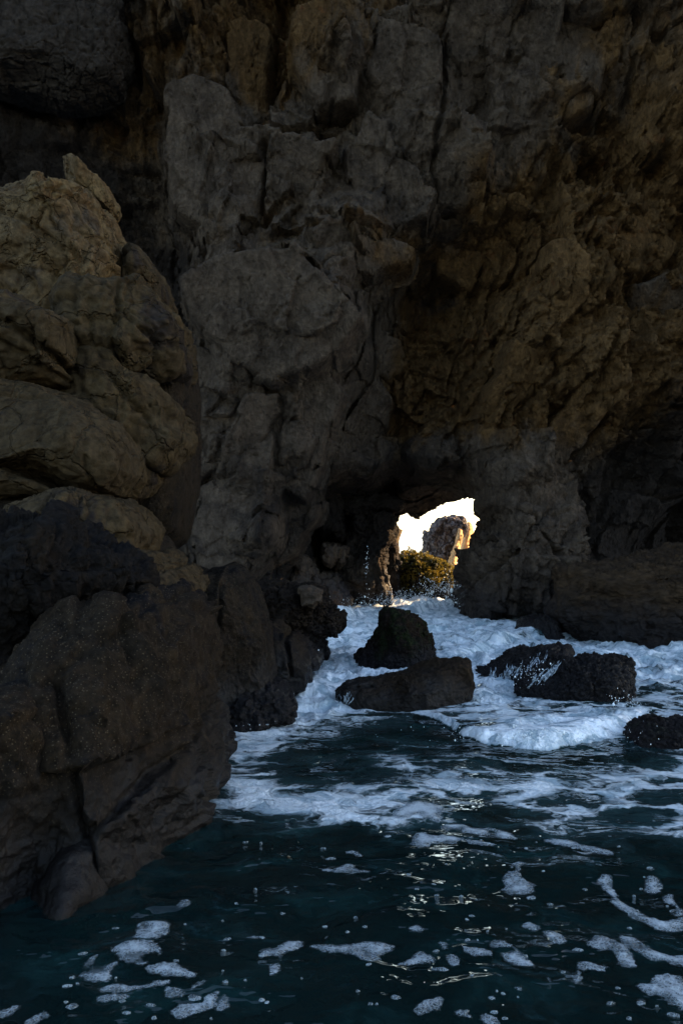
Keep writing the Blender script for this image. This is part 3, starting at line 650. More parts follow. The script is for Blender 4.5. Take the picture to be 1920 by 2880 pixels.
# ================================================================== SEA
def w2px(x, y):                       # where a point of the calm sea shows in the photograph
    c, s = math.cos(PITCH), math.sin(PITCH)
    dep = y * c - CAMZ * s; up = -CAMZ * c - y * s
    return 960 + x / dep * FPX, 1440 - up / dep * FPX
FO = [(950, 1740, 1.0), (1000, 1850, 1.1), (900, 1950, 1.3), (850, 2010, .8), (960, 1800, 1.3), (1250, 1700, .9), (1350, 1760, .8), (1300, 1850, .9), (1500, 1780, .6), (1400, 1990, .6), (1350, 1960, .7), (1500, 2025, .15), (1650, 2010, .25), (1400, 2030, .3),
      (1500, 2075, 1.6), (1700, 2050, 1.3), (1850, 1880, .9), (1900, 1830, 1), (1860, 1960, .1), (1900, 2010, .1), (700, 2035, .7), (600, 2090, .5), (780, 2060, .5), (1100, 1680, .5), (1000, 1705, .4),
      (900, 2090, -.4), (1050, 2070, -1.0), (1150, 2050, -.9), (980, 2120, -.7), (1230, 2105, -.5), (1400, 2120, -.2), (1600, 2115, -.1),
      (700, 2110, .30), (620, 2180, .2), (700, 2190, .5), (780, 2150, -.4), (1000, 2185, -.6), (850, 2195, -.5), (1200, 2150, -.1), (1100, 2130, 0), (1400, 2170, .25), (1300, 2210, .2), (1150, 2210, -.1), (1600, 2180, .35), (1700, 2210, .4), (1850, 2150, .1), (1750, 2130, .4),
      (1550, 2240, .05), (1850, 2250, .25), (1720, 2290, -.1), (850, 2265, 1.0), (950, 2265, 1.0), (700, 2240, .7), (1050, 2255, .7), (1150, 2250, .25), (1200, 2295, .1), (1300, 2280, -.3), (1450, 2260, 0), (1850, 2350, .0), (1750, 2350, -.3), (1900, 2310, .2),
      (960, 2330, -.9), (750, 2330, -.9), (1100, 2350, -.8), (1400, 2340, -.6), (600, 2300, -.6), (560, 2300, -1),
      (700, 2430, -1.3), (500, 2500, -1.3), (1000, 2450, -1.4), (1500, 2450, -1.4), (1850, 2480, -1.3), (1000, 2850, -1.4), (300, 2800, -1.4), (1700, 2800, -1.4), (1900, 2750, -1.4), (1300, 2600, -1.4), (1250, 2400, -1.1)]
def foam_bias(x, y):
    u, v_ = w2px(x, np.maximum(y, 3.0)); u = np.clip(u, -200, 2200); v_ = np.clip(v_, 1640, 2900)
    b = rbf(FO, u / 100 * .55, v_ / 100, .25, False) if False else _fo(u, v_)
    b = b + .06 * np.exp(-((v_ - 2215) / 95.) ** 2) + .14 * np.exp(-((v_ - 2150) / 120.) ** 2) * sstep(1200, 1600, u)
    return np.where(y > 46, np.minimum(b, .0), b)
def _fo(u, v_):
    A = np.array(FO); sx, sy = .55, 1.5
    C = np.stack([A[:, 0] / 100 * sx, A[:, 1] / 100 * sy, A[:, 2]], 1); m = C[:, 2].mean(); so_ = .3
    K = np.sqrt((C[:, None, 0] - C[None, :, 0]) ** 2 + (C[:, None, 1] - C[None, :, 1]) ** 2 + so_ * so_)
    g = np.linalg.solve(K + np.eye(len(C)) * -.02, C[:, 2] - m); r = np.full(u.shape, m)
    for k in range(len(C)): r += g[k] * np.sqrt((u / 100 * sx - C[k, 0]) ** 2 + (v_ / 100 * sy - C[k, 1]) ** 2 + so_ * so_)
    return r
BORE = [onwater(x, y) for x, y in [(1130, 1990), (1180, 2005), (1240, 2035), (1300, 2068), (1370, 2088), (1500, 2095), (1600, 2090), (1700, 2075), (1760, 2045), (1830, 2000)]]
BX = np.array([b[0] for b in BORE]); BY = np.array([b[1] for b in BORE])
BA = np.array([0, .04, .08, .12, .16, .19, .17, .18, .14, 0])
ROLL = [(905, 1775, .0), (940, 1752, .42), (985, 1748, .42), (1020, 1742, .3), (1075, 1735, .30), (1120, 1738, .22), (1180, 1725, .35), (1240, 1715, .45), (1290, 1712, .3), (1330, 1735, .2), (1380, 1765, 0)]
RW = [onwater(a, b) for a, b, c in ROLL]; RX = np.array([q[0] for q in RW]); RY = np.array([q[1] for q in RW]); RA = np.array([c[2] for c in ROLL])
MID = [(1200, 1860, 0), (1280, 1850, .2), (1360, 1835, .28), (1450, 1812, .28), (1560, 1795, .2), (1640, 1790, 0)]
MW = [onwater(a, b) for a, b, c in MID]; MX = np.array([q[0] for q in MW]); MY = np.array([q[1] for q in MW]); MA = np.array([c[2] for c in MID])
def sea_height(x, y, bias=None, fine=True):
    if bias is None: bias = foam_bias(x, y)
    P = np.stack([x, y, np.zeros_like(x)], 1)
    W = warp(P, .35, .5, 140)
    h = .035 * fbm(W * (.7, 1.2, 1), 4, .5, 101) + .016 * fbm(W * (1.6, 2.6, 1), 2, .5, 108) * sstep(4, 7, y)
    a = sstep(-.1, .9, bias) * sstep(12, 16, y)
    h = h + a * (.20 * fbm(W * (.9, 1.1, 1), 3, .5, 120) - .17 * fbm(warp(P, .3, 1.1, 77) * (1.7, 2.0, 1), 5, .55, 130, 2) + .035 * fbm(W * 4, 3, .55, 133))
    def bore(X_, Y_, A_, w, back):
        yl = np.interp(x, X_, Y_); A = np.interp(x, X_, A_, left=0, right=0)
        yl = yl + .34 * fbm(np.stack([x * 1.1, x * 0, x * 0], 1), 2, .6, 150) + .16 * fbm(np.stack([x * 4, y * 2, x * 0], 1), 4, .6, 155); s = y - yl
        return A * sstep(-w, w * .5, s) * np.exp(-np.maximum(s, 0) / back), s, A
    b1, s1, A1 = bore(BX, BY, BA, .30, 1.6)
    lump = fbm(warp(P, .1, 3, 9) * (5, 5, 1), 4, .6, 160)
    h = h + b1 * (1 + .35 * lump * sstep(.5, -.1, s1))
    b2, s2, A2 = bore(RX, RY, RA, .6, 1.8); h = h + b2 * (1 + .25 * lump)
    b3, s3, A3 = bore(MX, MY, MA, .4, 1.3); h = h + b3 * (1 + .2 * lump)
    on = (A1 > .02) & (y < 20)
    nb = bias + np.where(on, (1.0 + .5 * lump) * np.exp(-((s1 + .02) / .28) ** 2) - 1.1 * sstep(-.12, -.34, s1) * sstep(-2.5, -.6, s1), 0)
    nb = nb + np.where(A2 > .02, .6 * np.exp(-((s2 - .1) / .6) ** 2), 0)
    return h, nb
ys = [-1.6]
v_ = np.concatenate([np.arange(1500, 60, -2.5)])
ys = np.concatenate([[-1.6, 0, 1.5, 3.0, 4.0], CAMZ * FPX / v_[CAMZ * FPX / v_ < 44], np.geomspace(45, 4000, 40)]); ys = ys[np.concatenate([[True], np.diff(ys) > 1e-3])]
ts = rng_axis([(-6, -.9, .5), (-.9, -.36, .03), (-.36, .40, .0013), (.40, .9, .03), (.9, 6, .5)])
T, YY = np.meshgrid(ts, ys); x = (T * (YY + 2)).ravel(); y = YY.ravel()
bias0 = foam_bias(x, y); hh, nb = sea_height(x, y, bias0)
SV = np.stack([x, y, hh * sstep(120, 50, y)], 1)
# choppy sideways push where it is rough
amp = sstep(.2, 1.0, nb) * sstep(11, 14, y) * sstep(60, 45, y)
SV[:, 0] += amp * .12 * fbm(SV * (1.8, 1.8, 0), 4, .6, 170); SV[:, 1] += amp * .16 * fbm(SV * (1.8, 1.8, 0) + 9, 4, .6, 175)
n1, n2 = len(ts), len(ys); idx = np.arange(n1 * n2).reshape(n2, n1)
SF = np.stack([idx[:-1, :-1], idx[:-1, 1:], idx[1:, 1:], idx[1:, :-1]], -1).reshape(-1, 4)

def foam_color(t, co, thin, thick):
    v1 = t.n('ShaderNodeTexVoronoi', feature='DISTANCE_TO_EDGE'); t.ni(v1, Vector=co, Scale=38.0)
    bub = t.ramp(v1.outputs['Distance'], .0, .35, 1.0, .0)
    n = t.noise(co, 7, 8, .75)
    return t.mix(t.ramp(n, .36, .62), thin, thick), bub, n
def sea_material():
    t = NT('sea_water')
    g = t.n('ShaderNodeNewGeometry'); sep = t.n('ShaderNodeSeparateXYZ', i0=g.outputs['Position'])
    flat = t.n('ShaderNodeCombineXYZ', i0=sep.outputs[0], i1=sep.outputs[1]).outputs[0]
    wv = t.n('ShaderNodeVectorMath', operation='MULTIPLY_ADD', i0=t.noise(flat, .9, 4, .6, 0, True), i1=(1.3, 1.3, 0), i2=flat).outputs[0]
    wv2 = t.n('ShaderNodeVectorMath', operation='MULTIPLY_ADD', i0=t.noise(flat, 3.5, 4, .6, 0, True), i1=(.35, .35, 0), i2=wv).outputs[0]
    at_f = t.n('ShaderNodeAttribute', attribute_name='foam').outputs['Fac']
    mp = t.n('ShaderNodeMapping'); t.ni(mp, Vector=wv2, Scale=(.75, 1.35, 1), Rotation=(0, 0, .12))
    big = t.noise(mp.outputs[0], 1.0, 7, .6, .6)
    lace = t.n('ShaderNodeTexVoronoi', feature='DISTANCE_TO_EDGE'); t.ni(lace, Vector=mp.outputs[0], Scale=1.3)
    lc = t.ramp(lace.outputs['Distance'], 0, .22, .35, -.28)
    lace2 = t.n('ShaderNodeTexVoronoi', feature='DISTANCE_TO_EDGE'); t.ni(lace2, Vector=wv2, Scale=5.0)
    lc2 = t.ramp(lace2.outputs['Distance'], 0, .25, .14, -.10)
    fine = t.noise(wv2, 9, 8, .72)
    s = t.math('MULTIPLY_ADD', t.math('SUBTRACT', big, .5), 2.6, at_f)
    s = t.math('ADD', s, lc); s = t.math('ADD', s, lc2)
    s = t.math('ADD', s, t.math('MULTIPLY', t.math('SUBTRACT', fine, .5), .6))
    mask = t.ramp(s, .0, .55)
    churn = t.ramp(s, .5, 2.0)
    # foam
    n2 = t.noise(wv2, 2.6, 6, .62, .9); n3 = t.noise(flat, 22, 3, .6)
    fc = t.mix(t.ramp(n2, .38, .56), (.30, .38, .42), (.90, .92, .93))  # grey-blue shadows of the churned surf painted into the foam colour
    fc = t.mix(churn, t.mix(.5, fc, (.24, .31, .35)), fc)
    hb = t.math('ADD', t.math('MULTIPLY', n2, 1.0), t.math('MULTIPLY', n3, .18))
    hb = t.math('ADD', hb, t.math('MULTIPLY', mask, .25))
    fb = t.bump(hb, 1.0, .17)
    foam = t.n('ShaderNodeBsdfPrincipled'); t.ni(foam, Base_Color=fc, Roughness=.75, Normal=fb); foam.inputs['Specular IOR Level'].default_value = .3
    # water
    m1 = t.n('ShaderNodeMapping'); t.ni(m1, Vector=wv, Scale=(1.0, 2.0, 1), Rotation=(0, 0, .35))
    w1 = t.noise(m1.outputs[0], .8, 2, .4, .6); w2 = t.noise(m1.outputs[0], 2.8, 2, .4, .4)
    hw = t.math('ADD', t.math('MULTIPLY', w1, 1.0), t.math('MULTIPLY', w2, .10))
    wb_ = t.bump(hw, 1.0, .17)
    deep = t.mix(t.ramp(t.noise(wv2, 1.4, 6, .6), .45, .75), (.0024, .0080, .0080), (.0062, .0215, .0215))
    m5 = t.n('ShaderNodeMapping'); t.ni(m5, Vector=wv2, Scale=(.8, 1.6, 1), Location=(7, 3, 0))
    sub = t.math('MULTIPLY', t.ramp(t.noise(m5.outputs[0], 1.1, 9, .72, .5), .57, .70), .55)     # foam drifting below the surface
    deep = t.mix(sub, deep, (.020, .050, .055))
    deep = t.mix(t.ramp(s, -.9, .1, 0, .5), deep, (.025, .052, .055))
    water = t.n('ShaderNodeBsdfPrincipled'); t.ni(water, Base_Color=deep, Roughness=.035, Normal=wb_, IOR=1.33)
    mx = t.n('ShaderNodeMixShader', i0=mask); t.t.links.new(water.outputs[0], mx.inputs[1]); t.t.links.new(foam.outputs[0], mx.inputs[2])
    t.t.links.new(mx.outputs[0], t.out.inputs[0]); return t.m
M['sea'] = sea_material()
sea = mesh_obj('sea', SV, SF, M['sea'], origin=(0, 0, 0), attrs={'foam': nb})
props(sea, 'dark green sea with white surf surging through the arch', 'sea', kind='structure')

# ================================================================== FLOATING FOAM
def foam_patch_mat():
    t = NT('floating_foam'); co = t.co()
    at_ = t.n('ShaderNodeAttribute', attribute_name='edge').outputs['Fac']
    wco = t.n('ShaderNodeVectorMath', operation='MULTIPLY_ADD', i0=t.noise(co, 14, 3, .6, 0, True), i1=(.03, .03, 0), i2=co).outputs[0]
    v1 = t.n('ShaderNodeTexVoronoi', feature='DISTANCE_TO_EDGE'); t.ni(v1, Vector=wco, Scale=30.0)
    v2 = t.n('ShaderNodeTexVoronoi', feature='DISTANCE_TO_EDGE'); t.ni(v2, Vector=wco, Scale=70.0)
    n = t.noise(co, 5, 8, .75)
    film = t.math('MAXIMUM', t.ramp(v1.outputs['Distance'], .03, .22, 1, 0), t.math('MULTIPLY', t.ramp(v2.outputs['Distance'], .05, .35, 1, 0), .7))
    dens = t.ramp(t.math('ADD', n, t.math('MULTIPLY', at_, 2.2)), .42, .86)
    a = t.math('ADD', t.math('MULTIPLY', film, .45), t.math('MULTIPLY', dens, .62), clamp=True)
    a = t.math('MULTIPLY', a, t.ramp(t.math('ADD', at_, t.math('MULTIPLY', t.math('SUBTRACT', t.noise(co, 28, 5, .7), .5), .05)), -.006, .012), clamp=True)
    c = t.mix(dens, (.22, .26, .28), (.44, .49, .52))
    p = t.n('ShaderNodeBsdfPrincipled'); t.ni(p, Base_Color=c, Roughness=.6, Alpha=a, Normal=t.bump(t.math('ADD', film, n), 1, .008))
    t.t.links.new(p.outputs[0], t.out.inputs[0]); return t.m
M['foam'] = foam_patch_mat()
def foam_geo(pts, seed, thick=.010):
    poly = [tuple(onwater(px_, py_)[:2]) for px_, py_ in pts]
    for _ in range(1):                                  # rounded corners
        poly = [tuple(np.array(poly[k]) * a + np.array(poly[(k + 1) % len(poly)]) * (1 - a)) for k in range(len(poly)) for a in (.75, .25)]
    A = np.array(poly); d = A[:, 1].mean(); cs_ = max(.006, d * .0016)
    x0, y0 = A.min(0) - .06; x1, y1 = A.max(0) + .06
    gx_, gy_ = np.meshgrid(np.arange(x0, x1, cs_), np.arange(y0, y1, cs_ * 1.6)); a_, b_ = gx_.ravel(), gy_.ravel()
    s = sdf(a_, b_, poly); PP = np.stack([a_, b_, a_ * 0 + seed], 1)
    s = s + .045 * fbm(PP * 6, 5, .65, seed) + .016 * fbm(PP * 30, 3, .6, seed + 3)
    hole = vnoise(PP * 6, seed + 8); s = np.minimum(s, (.72 - hole) * .12)
    n_, m_ = gx_.shape; id_ = np.arange(n_ * m_).reshape(n_, m_)
    f_ = np.stack([id_[:-1, :-1], id_[:-1, 1:], id_[1:, 1:], id_[1:, :-1]], -1).reshape(-1, 4)
    f_ = f_[(s[f_] > -cs_ * 2.2).any(1)]
    used = np.unique(f_); mp_ = np.full(n_ * m_, -1); mp_[used] = np.arange(len(used)); f_ = mp_[f_]
    h = sea_height(a_[used], b_[used])[0]; ss = s[used]
    z = h + np.where(ss > 0, thick * np.tanh(ss / .04) + .004, .004 + ss * .25)
    return np.stack([a_[used], b_[used], z], 1), f_, ss
def P_(l): return [(960 + a * .6122, 2200 + b * .6122) for a, b in l]
def Q_(l): return [(a * .6122, 2200 + b * .6122) for a, b in l]
PATCH = [
 (P_([(793, 372), (815, 360), (840, 372), (812, 400), (818, 440), (860, 462), (900, 485), (880, 520), (790, 522), (735, 505), (745, 470), (725, 455), (765, 430), (770, 400)]), 'foam patch shaped like a tower on a broad foot, alone right of centre'),
 (P_([(1175, 445), (1215, 428), (1240, 455), (1230, 480), (1265, 500), (1280, 540), (1330, 575), (1400, 615), (1530, 630), (1600, 615), (1600, 672), (1470, 675), (1380, 640), (1300, 600), (1238, 560), (1255, 530), (1212, 500), (1195, 470)]), 'long curved foam tail sweeping down to the right edge of the picture'),
 (P_([(1395, 440), (1440, 435), (1470, 470), (1450, 505), (1395, 495)]), 'small squarish foam patch near the right edge above the long curved tail'),
 (P_([(1490, 505), (1530, 510), (1520, 545), (1568, 580), (1568, 620), (1500, 610), (1540, 590), (1465, 540)]), 'hooked foam patch at the right edge joining the long curved tail'),
 (P_([(825, 640), (870, 632), (915, 665), (880, 672), (830, 662)]), 'little arched foam fleck between the tower-shaped patch and the plump oval'),
 (P_([(920, 680), (955, 673), (1010, 705), (1030, 740), (985, 745), (935, 715)]), 'plump oval foam patch tilted down to the right, right of centre'),
 (P_([(670, 720), (720, 710), (780, 740), (850, 790), (900, 840), (885, 870), (960, 905), (960, 940), (915, 930), (890, 890), (820, 860), (740, 800), (725, 755), (680, 745)]), 'slanting club-shaped foam patch with a round blob at its lower end'),
 (P_([(495, 722), (570, 745), (640, 745), (690, 780), (680, 815), (620, 805), (575, 770), (500, 735)]), 'tadpole-shaped foam patch with its thin tail to the left, bottom centre'),
 (P_([(445, 720), (480, 722), (490, 750), (460, 755)]), 'small round foam fleck just left of the tadpole tail'),
 (P_([(480, 770), (515, 768), (530, 800), (550, 830), (510, 840), (495, 810)]), 'small hourglass foam fleck below the tadpole tail'),
 (P_([(1128, 735), (1180, 700), (1250, 735), (1310, 750), (1350, 810), (1350, 860), (1310, 850), (1260, 835), (1255, 775), (1185, 775), (1140, 760)]), 'lobed foam patch bending downward at lower right, left of the long band'),
 (P_([(1255, 702), (1340, 715), (1420, 760), (1500, 800), (1600, 790), (1600, 870), (1510, 830), (1400, 805), (1310, 760)]), 'long foam band running to the right edge at lower right'),
 (P_([(1065, 830), (1130, 825), (1215, 850), (1210, 870), (1100, 860), (1105, 910), (1070, 928), (1005, 885), (1080, 880)]), 'angular zigzag foam patch at lower right below the lobed patch'),
 (P_([(-150, 735), (-78, 730), (0, 730), (120, 712), (250, 740), (240, 760), (180, 780), (185, 810), (100, 815), (60, 785), (-60, 770), (-130, 752)]), 'wide ragged foam raft at bottom centre'),
 (P_([(270, 810), (330, 790), (365, 760), (420, 785), (415, 805), (350, 820), (265, 830)]), 'humped foam fleck just right of the wide ragged raft'),
 (P_([(296, 655), (340, 647), (395, 668), (370, 688), (300, 675)]), 'flat oval foam patch just above the humped fleck'),
 (P_([(325, 1050), (380, 1005), (460, 1000), (455, 1030), (390, 1085), (330, 1080)]), 'leaf-shaped foam patch near the bottom edge right of centre'),
 (P_([(520, 1055), (560, 1045), (605, 1075), (590, 1090), (525, 1070)]), 'small wedge of foam right of the leaf-shaped patch at the bottom edge'),
 (P_([(650, 1070), (700, 1062), (745, 1120), (655, 1120)]), 'round foam patch cut by the bottom edge right of the small wedge'),
 (P_([(1350, 930), (1430, 940), (1440, 900), (1510, 882), (1620, 930), (1620, 1100), (1500, 1030), (1450, 985), (1400, 985)]), 'largest thick foam raft filling the bottom right corner'),
 (P_([(785, 930), (845, 932), (820, 950), (785, 942)]), 'tiny foam sliver left of the club-shaped patch end'),
 (P_([(-95, 400), (-30, 395), (0, 372), (45, 368), (75, 395), (150, 412), (60, 420), (0, 420), (-80, 412)]), 'low pointed foam mound left of the glints'),
 (P_([(22, 308), (60, 302), (108, 325), (90, 333), (30, 320)]), 'thin foam fleck above the low pointed mound'),
 (P_([(450, 195), (550, 190), (600, 215), (700, 210), (820, 250), (800, 265), (640, 245), (520, 235), (460, 220)]), 'upper of two long wavy foam strips at centre right'),
 (P_([(325, 235), (400, 228), (410, 250), (500, 245), (600, 270), (715, 280), (700, 297), (600, 290), (480, 280), (405, 285), (410, 300), (330, 305)]), 'lower wavy foam strip with a square end on its left'),
 (P_([(925, 255), (1000, 255), (1130, 290), (1260, 320), (1250, 342), (1150, 322), (1050, 300), (930, 272)]), 'tapering foam strip sloping right below the laced foam'),
 (P_([(215, 165), (280, 110), (360, 85), (480, 110), (470, 150), (455, 190), (390, 175), (330, 150), (300, 175)]), 'broad foam tongue joined to the laced foam above centre'),
 (Q_([(640, 650), (710, 632), (780, 640), (770, 700), (700, 725), (605, 725), (630, 680)]), 'ragged foam patch topmost of the cluster at lower left'),
 (Q_([(510, 770), (610, 720), (720, 735), (750, 785), (690, 830), (640, 855), (560, 835), (530, 800)]), 'broad foam patch in the middle of the lower left cluster'),
 (Q_([(375, 850), (420, 798), (510, 797), (560, 830), (515, 860), (510, 905), (470, 922), (365, 905)]), 'rounded foam patch leftmost of the lower left cluster'),
 (Q_([(648, 860), (690, 840), (780, 832), (840, 870), (905, 885), (890, 908), (800, 900), (740, 895), (670, 885)]), 'bright foam patch tapering right below the lower left cluster'),
 (Q_([(462, 945), (540, 922), (620, 938), (780, 908), (785, 930), (640, 958), (560, 970), (470, 962)]), 'long thin upper foam streak at the bottom left'),
 (Q_([(450, 995), (550, 975), (628, 988), (560, 1005), (460, 1012)]), 'short thin foam streak beneath the long streak at bottom left'),
 (Q_([(755, 965), (780, 940), (870, 965), (860, 990), (770, 1000)]), 'blunt foam patch right of the long thin streak at bottom left'),
 (Q_([(865, 950), (920, 910), (960, 912), (930, 945), (870, 962)]), 'slanting foam fleck rising right of the blunt patch'),
 (Q_([(780, 1045), (830, 1005), (920, 1020), (960, 975), (1005, 960), (990, 1000), (1000, 1030), (900, 1060), (850, 1095), (790, 1080)]), 'bright bulbous foam patch at the bottom edge left of centre'),
 (Q_([(1000, 1010), (1030, 962), (1055, 985), (1050, 1020), (1010, 1060)]), 'upright oval foam fleck right of the bright bulbous patch'),
 (Q_([(1175, 765), (1280, 755), (1310, 720), (1380, 720), (1385, 750), (1320, 775), (1270, 830), (1285, 860), (1260, 888), (1235, 885), (1250, 850), (1210, 810)]), 'funnel-shaped foam patch with a thin foot left of the wide raft'),
 (Q_([(1112, 718), (1160, 698), (1198, 712), (1160, 722)]), 'thin foam fleck above and left of the funnel-shaped patch'),
 (Q_([(-40, 1060), (0, 1055), (90, 1020), (100, 1035), (60, 1070), (0, 1090)]), 'slanting foam patch at the left edge near the bottom corner'),
 (Q_([(130, 1100), (220, 1055), (225, 1075), (170, 1115), (130, 1118)]), 'slanting foam fleck cut by the bottom edge near the left corner'),
 (Q_([(808, 568), (850, 540), (880, 552), (870, 572), (830, 572)]), 'small peaked foam fleck between the left boulder and the dark water'),
]
for k, (pts, lab) in enumerate(PATCH):
    v, f, eg = foam_geo(pts, 200 + k * 3)
    props(mesh_obj('foam_patch', v, f, M['foam'], attrs={'edge': eg}), lab, 'foam patch', 'foam patches floating on the near water')
# small flecks nobody could count
rg = np.random.RandomState(21); VV, FF, c0 = [], [], 0
for k in range(130):
    px_ = rg.uniform(120, 1900); py_ = rg.uniform(2340, 2870)
    if px_ < 620 and py_ < 2560: continue
    if px_ < 500 and py_ < 2640 - px_ * .1: continue
    q = onwater(px_, py_); r = rg.uniform(.004, .018) * rg.choice([1, 1, 1, 1.8]); ax = rg.uniform(1, 2.2); an = rg.uniform(-.5, .5)
    m = 10; ang = np.linspace(0, 2 * math.pi, m, endpoint=False); rr = r * (1 + .25 * rg.normal(size=m) * .6)
    for lev, (sc_, hz) in enumerate(((1.15, -.006), (.9, .006), (.45, .010))):
        lx = np.cos(ang) * rr * ax * sc_; ly = np.sin(ang) * rr * sc_
        X1 = q[0] + lx * math.cos(an) - ly * math.sin(an); Y1 = q[1] + lx * math.sin(an) + ly * math.cos(an)
        VV.append(np.stack([X1, Y1, np.full(m, hz)], 1))
    for lev in range(2):
        for j in range(m):
            a = c0 + lev * m + j; b = c0 + lev * m + (j + 1) % m; FF.append((a, b, b + m, a + m))
    for j in range(0, m // 2 - 1):
        a = c0 + 2 * m; FF.append((a + j, a + j + 1, a + m - 2 - j, a + m - 1 - j))
    c0 += 3 * m
VV = np.concatenate(VV); VV[:, 2] += sea_height(VV[:, 0], VV[:, 1])[0]
props(mesh_obj('foam_flecks', VV, np.array(FF), M['foam'], origin=(0, 8, 0), attrs={'edge': np.full(len(VV), .02)}), 'scattered small foam flecks and bubbles on the dark near water', 'foam', kind='stuff')

# ================================================================== LEFT SIDE ROCKS
out = thing('sandstone_outcrop', at(100, 1500, 14), 'tall pale ochre sandstone outcrop with folded lobes at the left edge', 'rock outcrop')
def lobe(o, d, tf, mat, seed, lvl=6, tb=3, **kw):
    kw.setdefault('facet', .035); kw.setdefault('rough', .065); kw.setdefault('cuts', 8)
    kw.setdefault('crk', .07); kw.setdefault('crk_s', 1.3); kw.setdefault('crk_w', .06)
    return blob('rock_lobe', o, d, tf, tb, M[mat], out, lvl=lvl, seed=seed, **kw)
lobe([(-200, 560), (0, 558), (60, 552), (110, 545), (130, 528), (155, 520), (180, 535), (195, 556), (260, 560), (320, 620), (352, 670), (355, 760), (350, 860), (200, 950), (-200, 950)], 15, 1.5, 'sand', 71, 7, billow=.14, bil_s=1.3,
     lines=[([(0, 590), (40, 620), (90, 640), (160, 690), (195, 720)], .05, .14), ([(140, 590), (200, 650), (270, 690), (350, 720)], .035, .07), ([(170, 640), (200, 700), (230, 745)], .03, .06), ([(235, 690), (240, 740), (225, 790)], .03, .06)])
lobe([(340, 900), (352, 690), (375, 670), (400, 690), (425, 740), (445, 790), (440, 860), (390, 920)], 16, .9, 'olive_sand', 72, 5)
lobe([(160, 860), (200, 800), (270, 795), (330, 790), (400, 800), (440, 850), (480, 880), (498, 900), (505, 960), (500, 1040), (430, 1100), (300, 1100), (180, 1020)], 14.2, 1.3, 'olive_sand', 73, 6, billow=.10, bil_s=1.6,
     lines=[([(335, 800), (340, 880), (325, 960), (330, 1040)], .04, .12), ([(270, 880), (275, 960), (262, 1030)], .03, .08), ([(340, 870), (400, 930), (440, 960)], .03, .08), ([(290, 830), (340, 850), (400, 900)], .03, .05)])
lobe([(-200, 820), (0, 820), (80, 835), (160, 850), (200, 885), (212, 940), (205, 1030), (190, 1090), (60, 1120), (-200, 1100)], 13, 1.0, 'olive_sand', 74, 6, strat=(.28, .035, 3.0), n=2.2, lean=.12,
     lines=[([(0, 900), (60, 935), (140, 990), (180, 1040)], .05, .16), ([(0, 960), (70, 1000), (150, 1050)], .04, .10)])
lobe([(180, 1000), (260, 960), (340, 1000), (400, 1060), (450, 1100), (505, 1150), (500, 1250), (460, 1320), (300, 1340), (180, 1200)], 14, 1.2, 'olive_sand', 75, 6, billow=.12, bil_s=1.2,
     lines=[([(210, 1020), (250, 1100), (290, 1160)], .03, .09), ([(320, 1060), (370, 1130), (420, 1180)], .04, .10)])
lobe([(-200, 1080), (0, 1070), (120, 1090), (220, 1130), (300, 1170), (380, 1230), (430, 1300), (440, 1360), (380, 1410), (240, 1400), (60, 1380), (-200, 1400)], 12.8, 1.3, 'olive_sand', 76, 7, n=2.2, facet=.02, crk=.02,
     lines=[([(265, 1290), (262, 1330), (280, 1375)], .025, .09), ([(300, 1150), (350, 1210), (420, 1240)], .03, .06), ([(0, 1110), (150, 1120), (260, 1170)], .03, .05)])
lobe([(-200, 1310), (0, 1305), (60, 1330), (140, 1370), (200, 1400), (-200, 1420)], 12.2, .8, 'olive_sand', 77, 5)
lobe([(400, 950), (450, 900), (500, 890), (515, 1000), (520, 1200), (510, 1400), (480, 1560), (420, 1600), (380, 1400), (420, 1200)], 15.2, .9, 'boulder', 78, 6, tb=3)
lobe([(5, 1450), (40, 1415), (90, 1395), (150, 1382), (210, 1385), (280, 1405), (330, 1420), (370, 1460), (395, 1500), (380, 1560), (200, 1520), (60, 1490)], 11.6, .9, 'sand', 79, 6, billow=.06, bil_s=2, facet=.03, wet_=0) if False else \
lobe([(5, 1450), (40, 1415), (90, 1395), (150, 1382), (210, 1385), (280, 1405), (330, 1420), (370, 1460), (395, 1500), (380, 1560), (200, 1520), (60, 1490)], 11.6, .9, 'olive_sand', 79, 6, billow=.06, bil_s=2,
     lines=[([(150, 1400), (140, 1430), (160, 1470)], .02, .07), ([(230, 1400), (260, 1440), (250, 1480)], .02, .05)])
lobe([(230, 1560), (310, 1530), (390, 1545), (440, 1580), (480, 1610), (520, 1660), (530, 1700), (460, 1730), (330, 1720), (240, 1700)], 11.2, .8, 'olive_sand', 80, 6, billow=.05, bil_s=2,
     lines=[([(240, 1690), (320, 1640), (400, 1610), (470, 1600)], .02, .08), ([(250, 1720), (350, 1670), (460, 1650)], .02, .07)])
lobe([(-200, 1420), (0, 1400), (350, 1430), (420, 1500), (470, 1560), (500, 1700), (430, 1900), (-200, 1900)], 12.4, .9, 'boulder', 81, 6, tb=2.5)
dr_t = NT('bird_dropping'); dp = dr_t.n('ShaderNodeBsdfPrincipled'); dr_t.ni(dp, Base_Color=(.7, .7, .68, 1)); dr_t.t.links.new(dp.outputs[0], dr_t.out.inputs[0])

bt = thing('pointed_boulder', at(255, 600, 16), 'pale pointed boulder perched on top of the sandstone outcrop', 'boulder')
blob('rock_body', [(186, 540), (188, 490), (190, 458), (215, 456), (245, 466), (275, 490), (300, 520), (318, 548), (322, 580), (312, 600), (290, 590), (240, 570), (195, 562)], 16, .9, 1.2, M['sand'], bt, lvl=6, n=2.4, cuts=8, cut_d=(.6, .9), seed=82, facet=.05, rough=.03, lines=[([(190, 480), (230, 530), (265, 565)], .025, .08)])

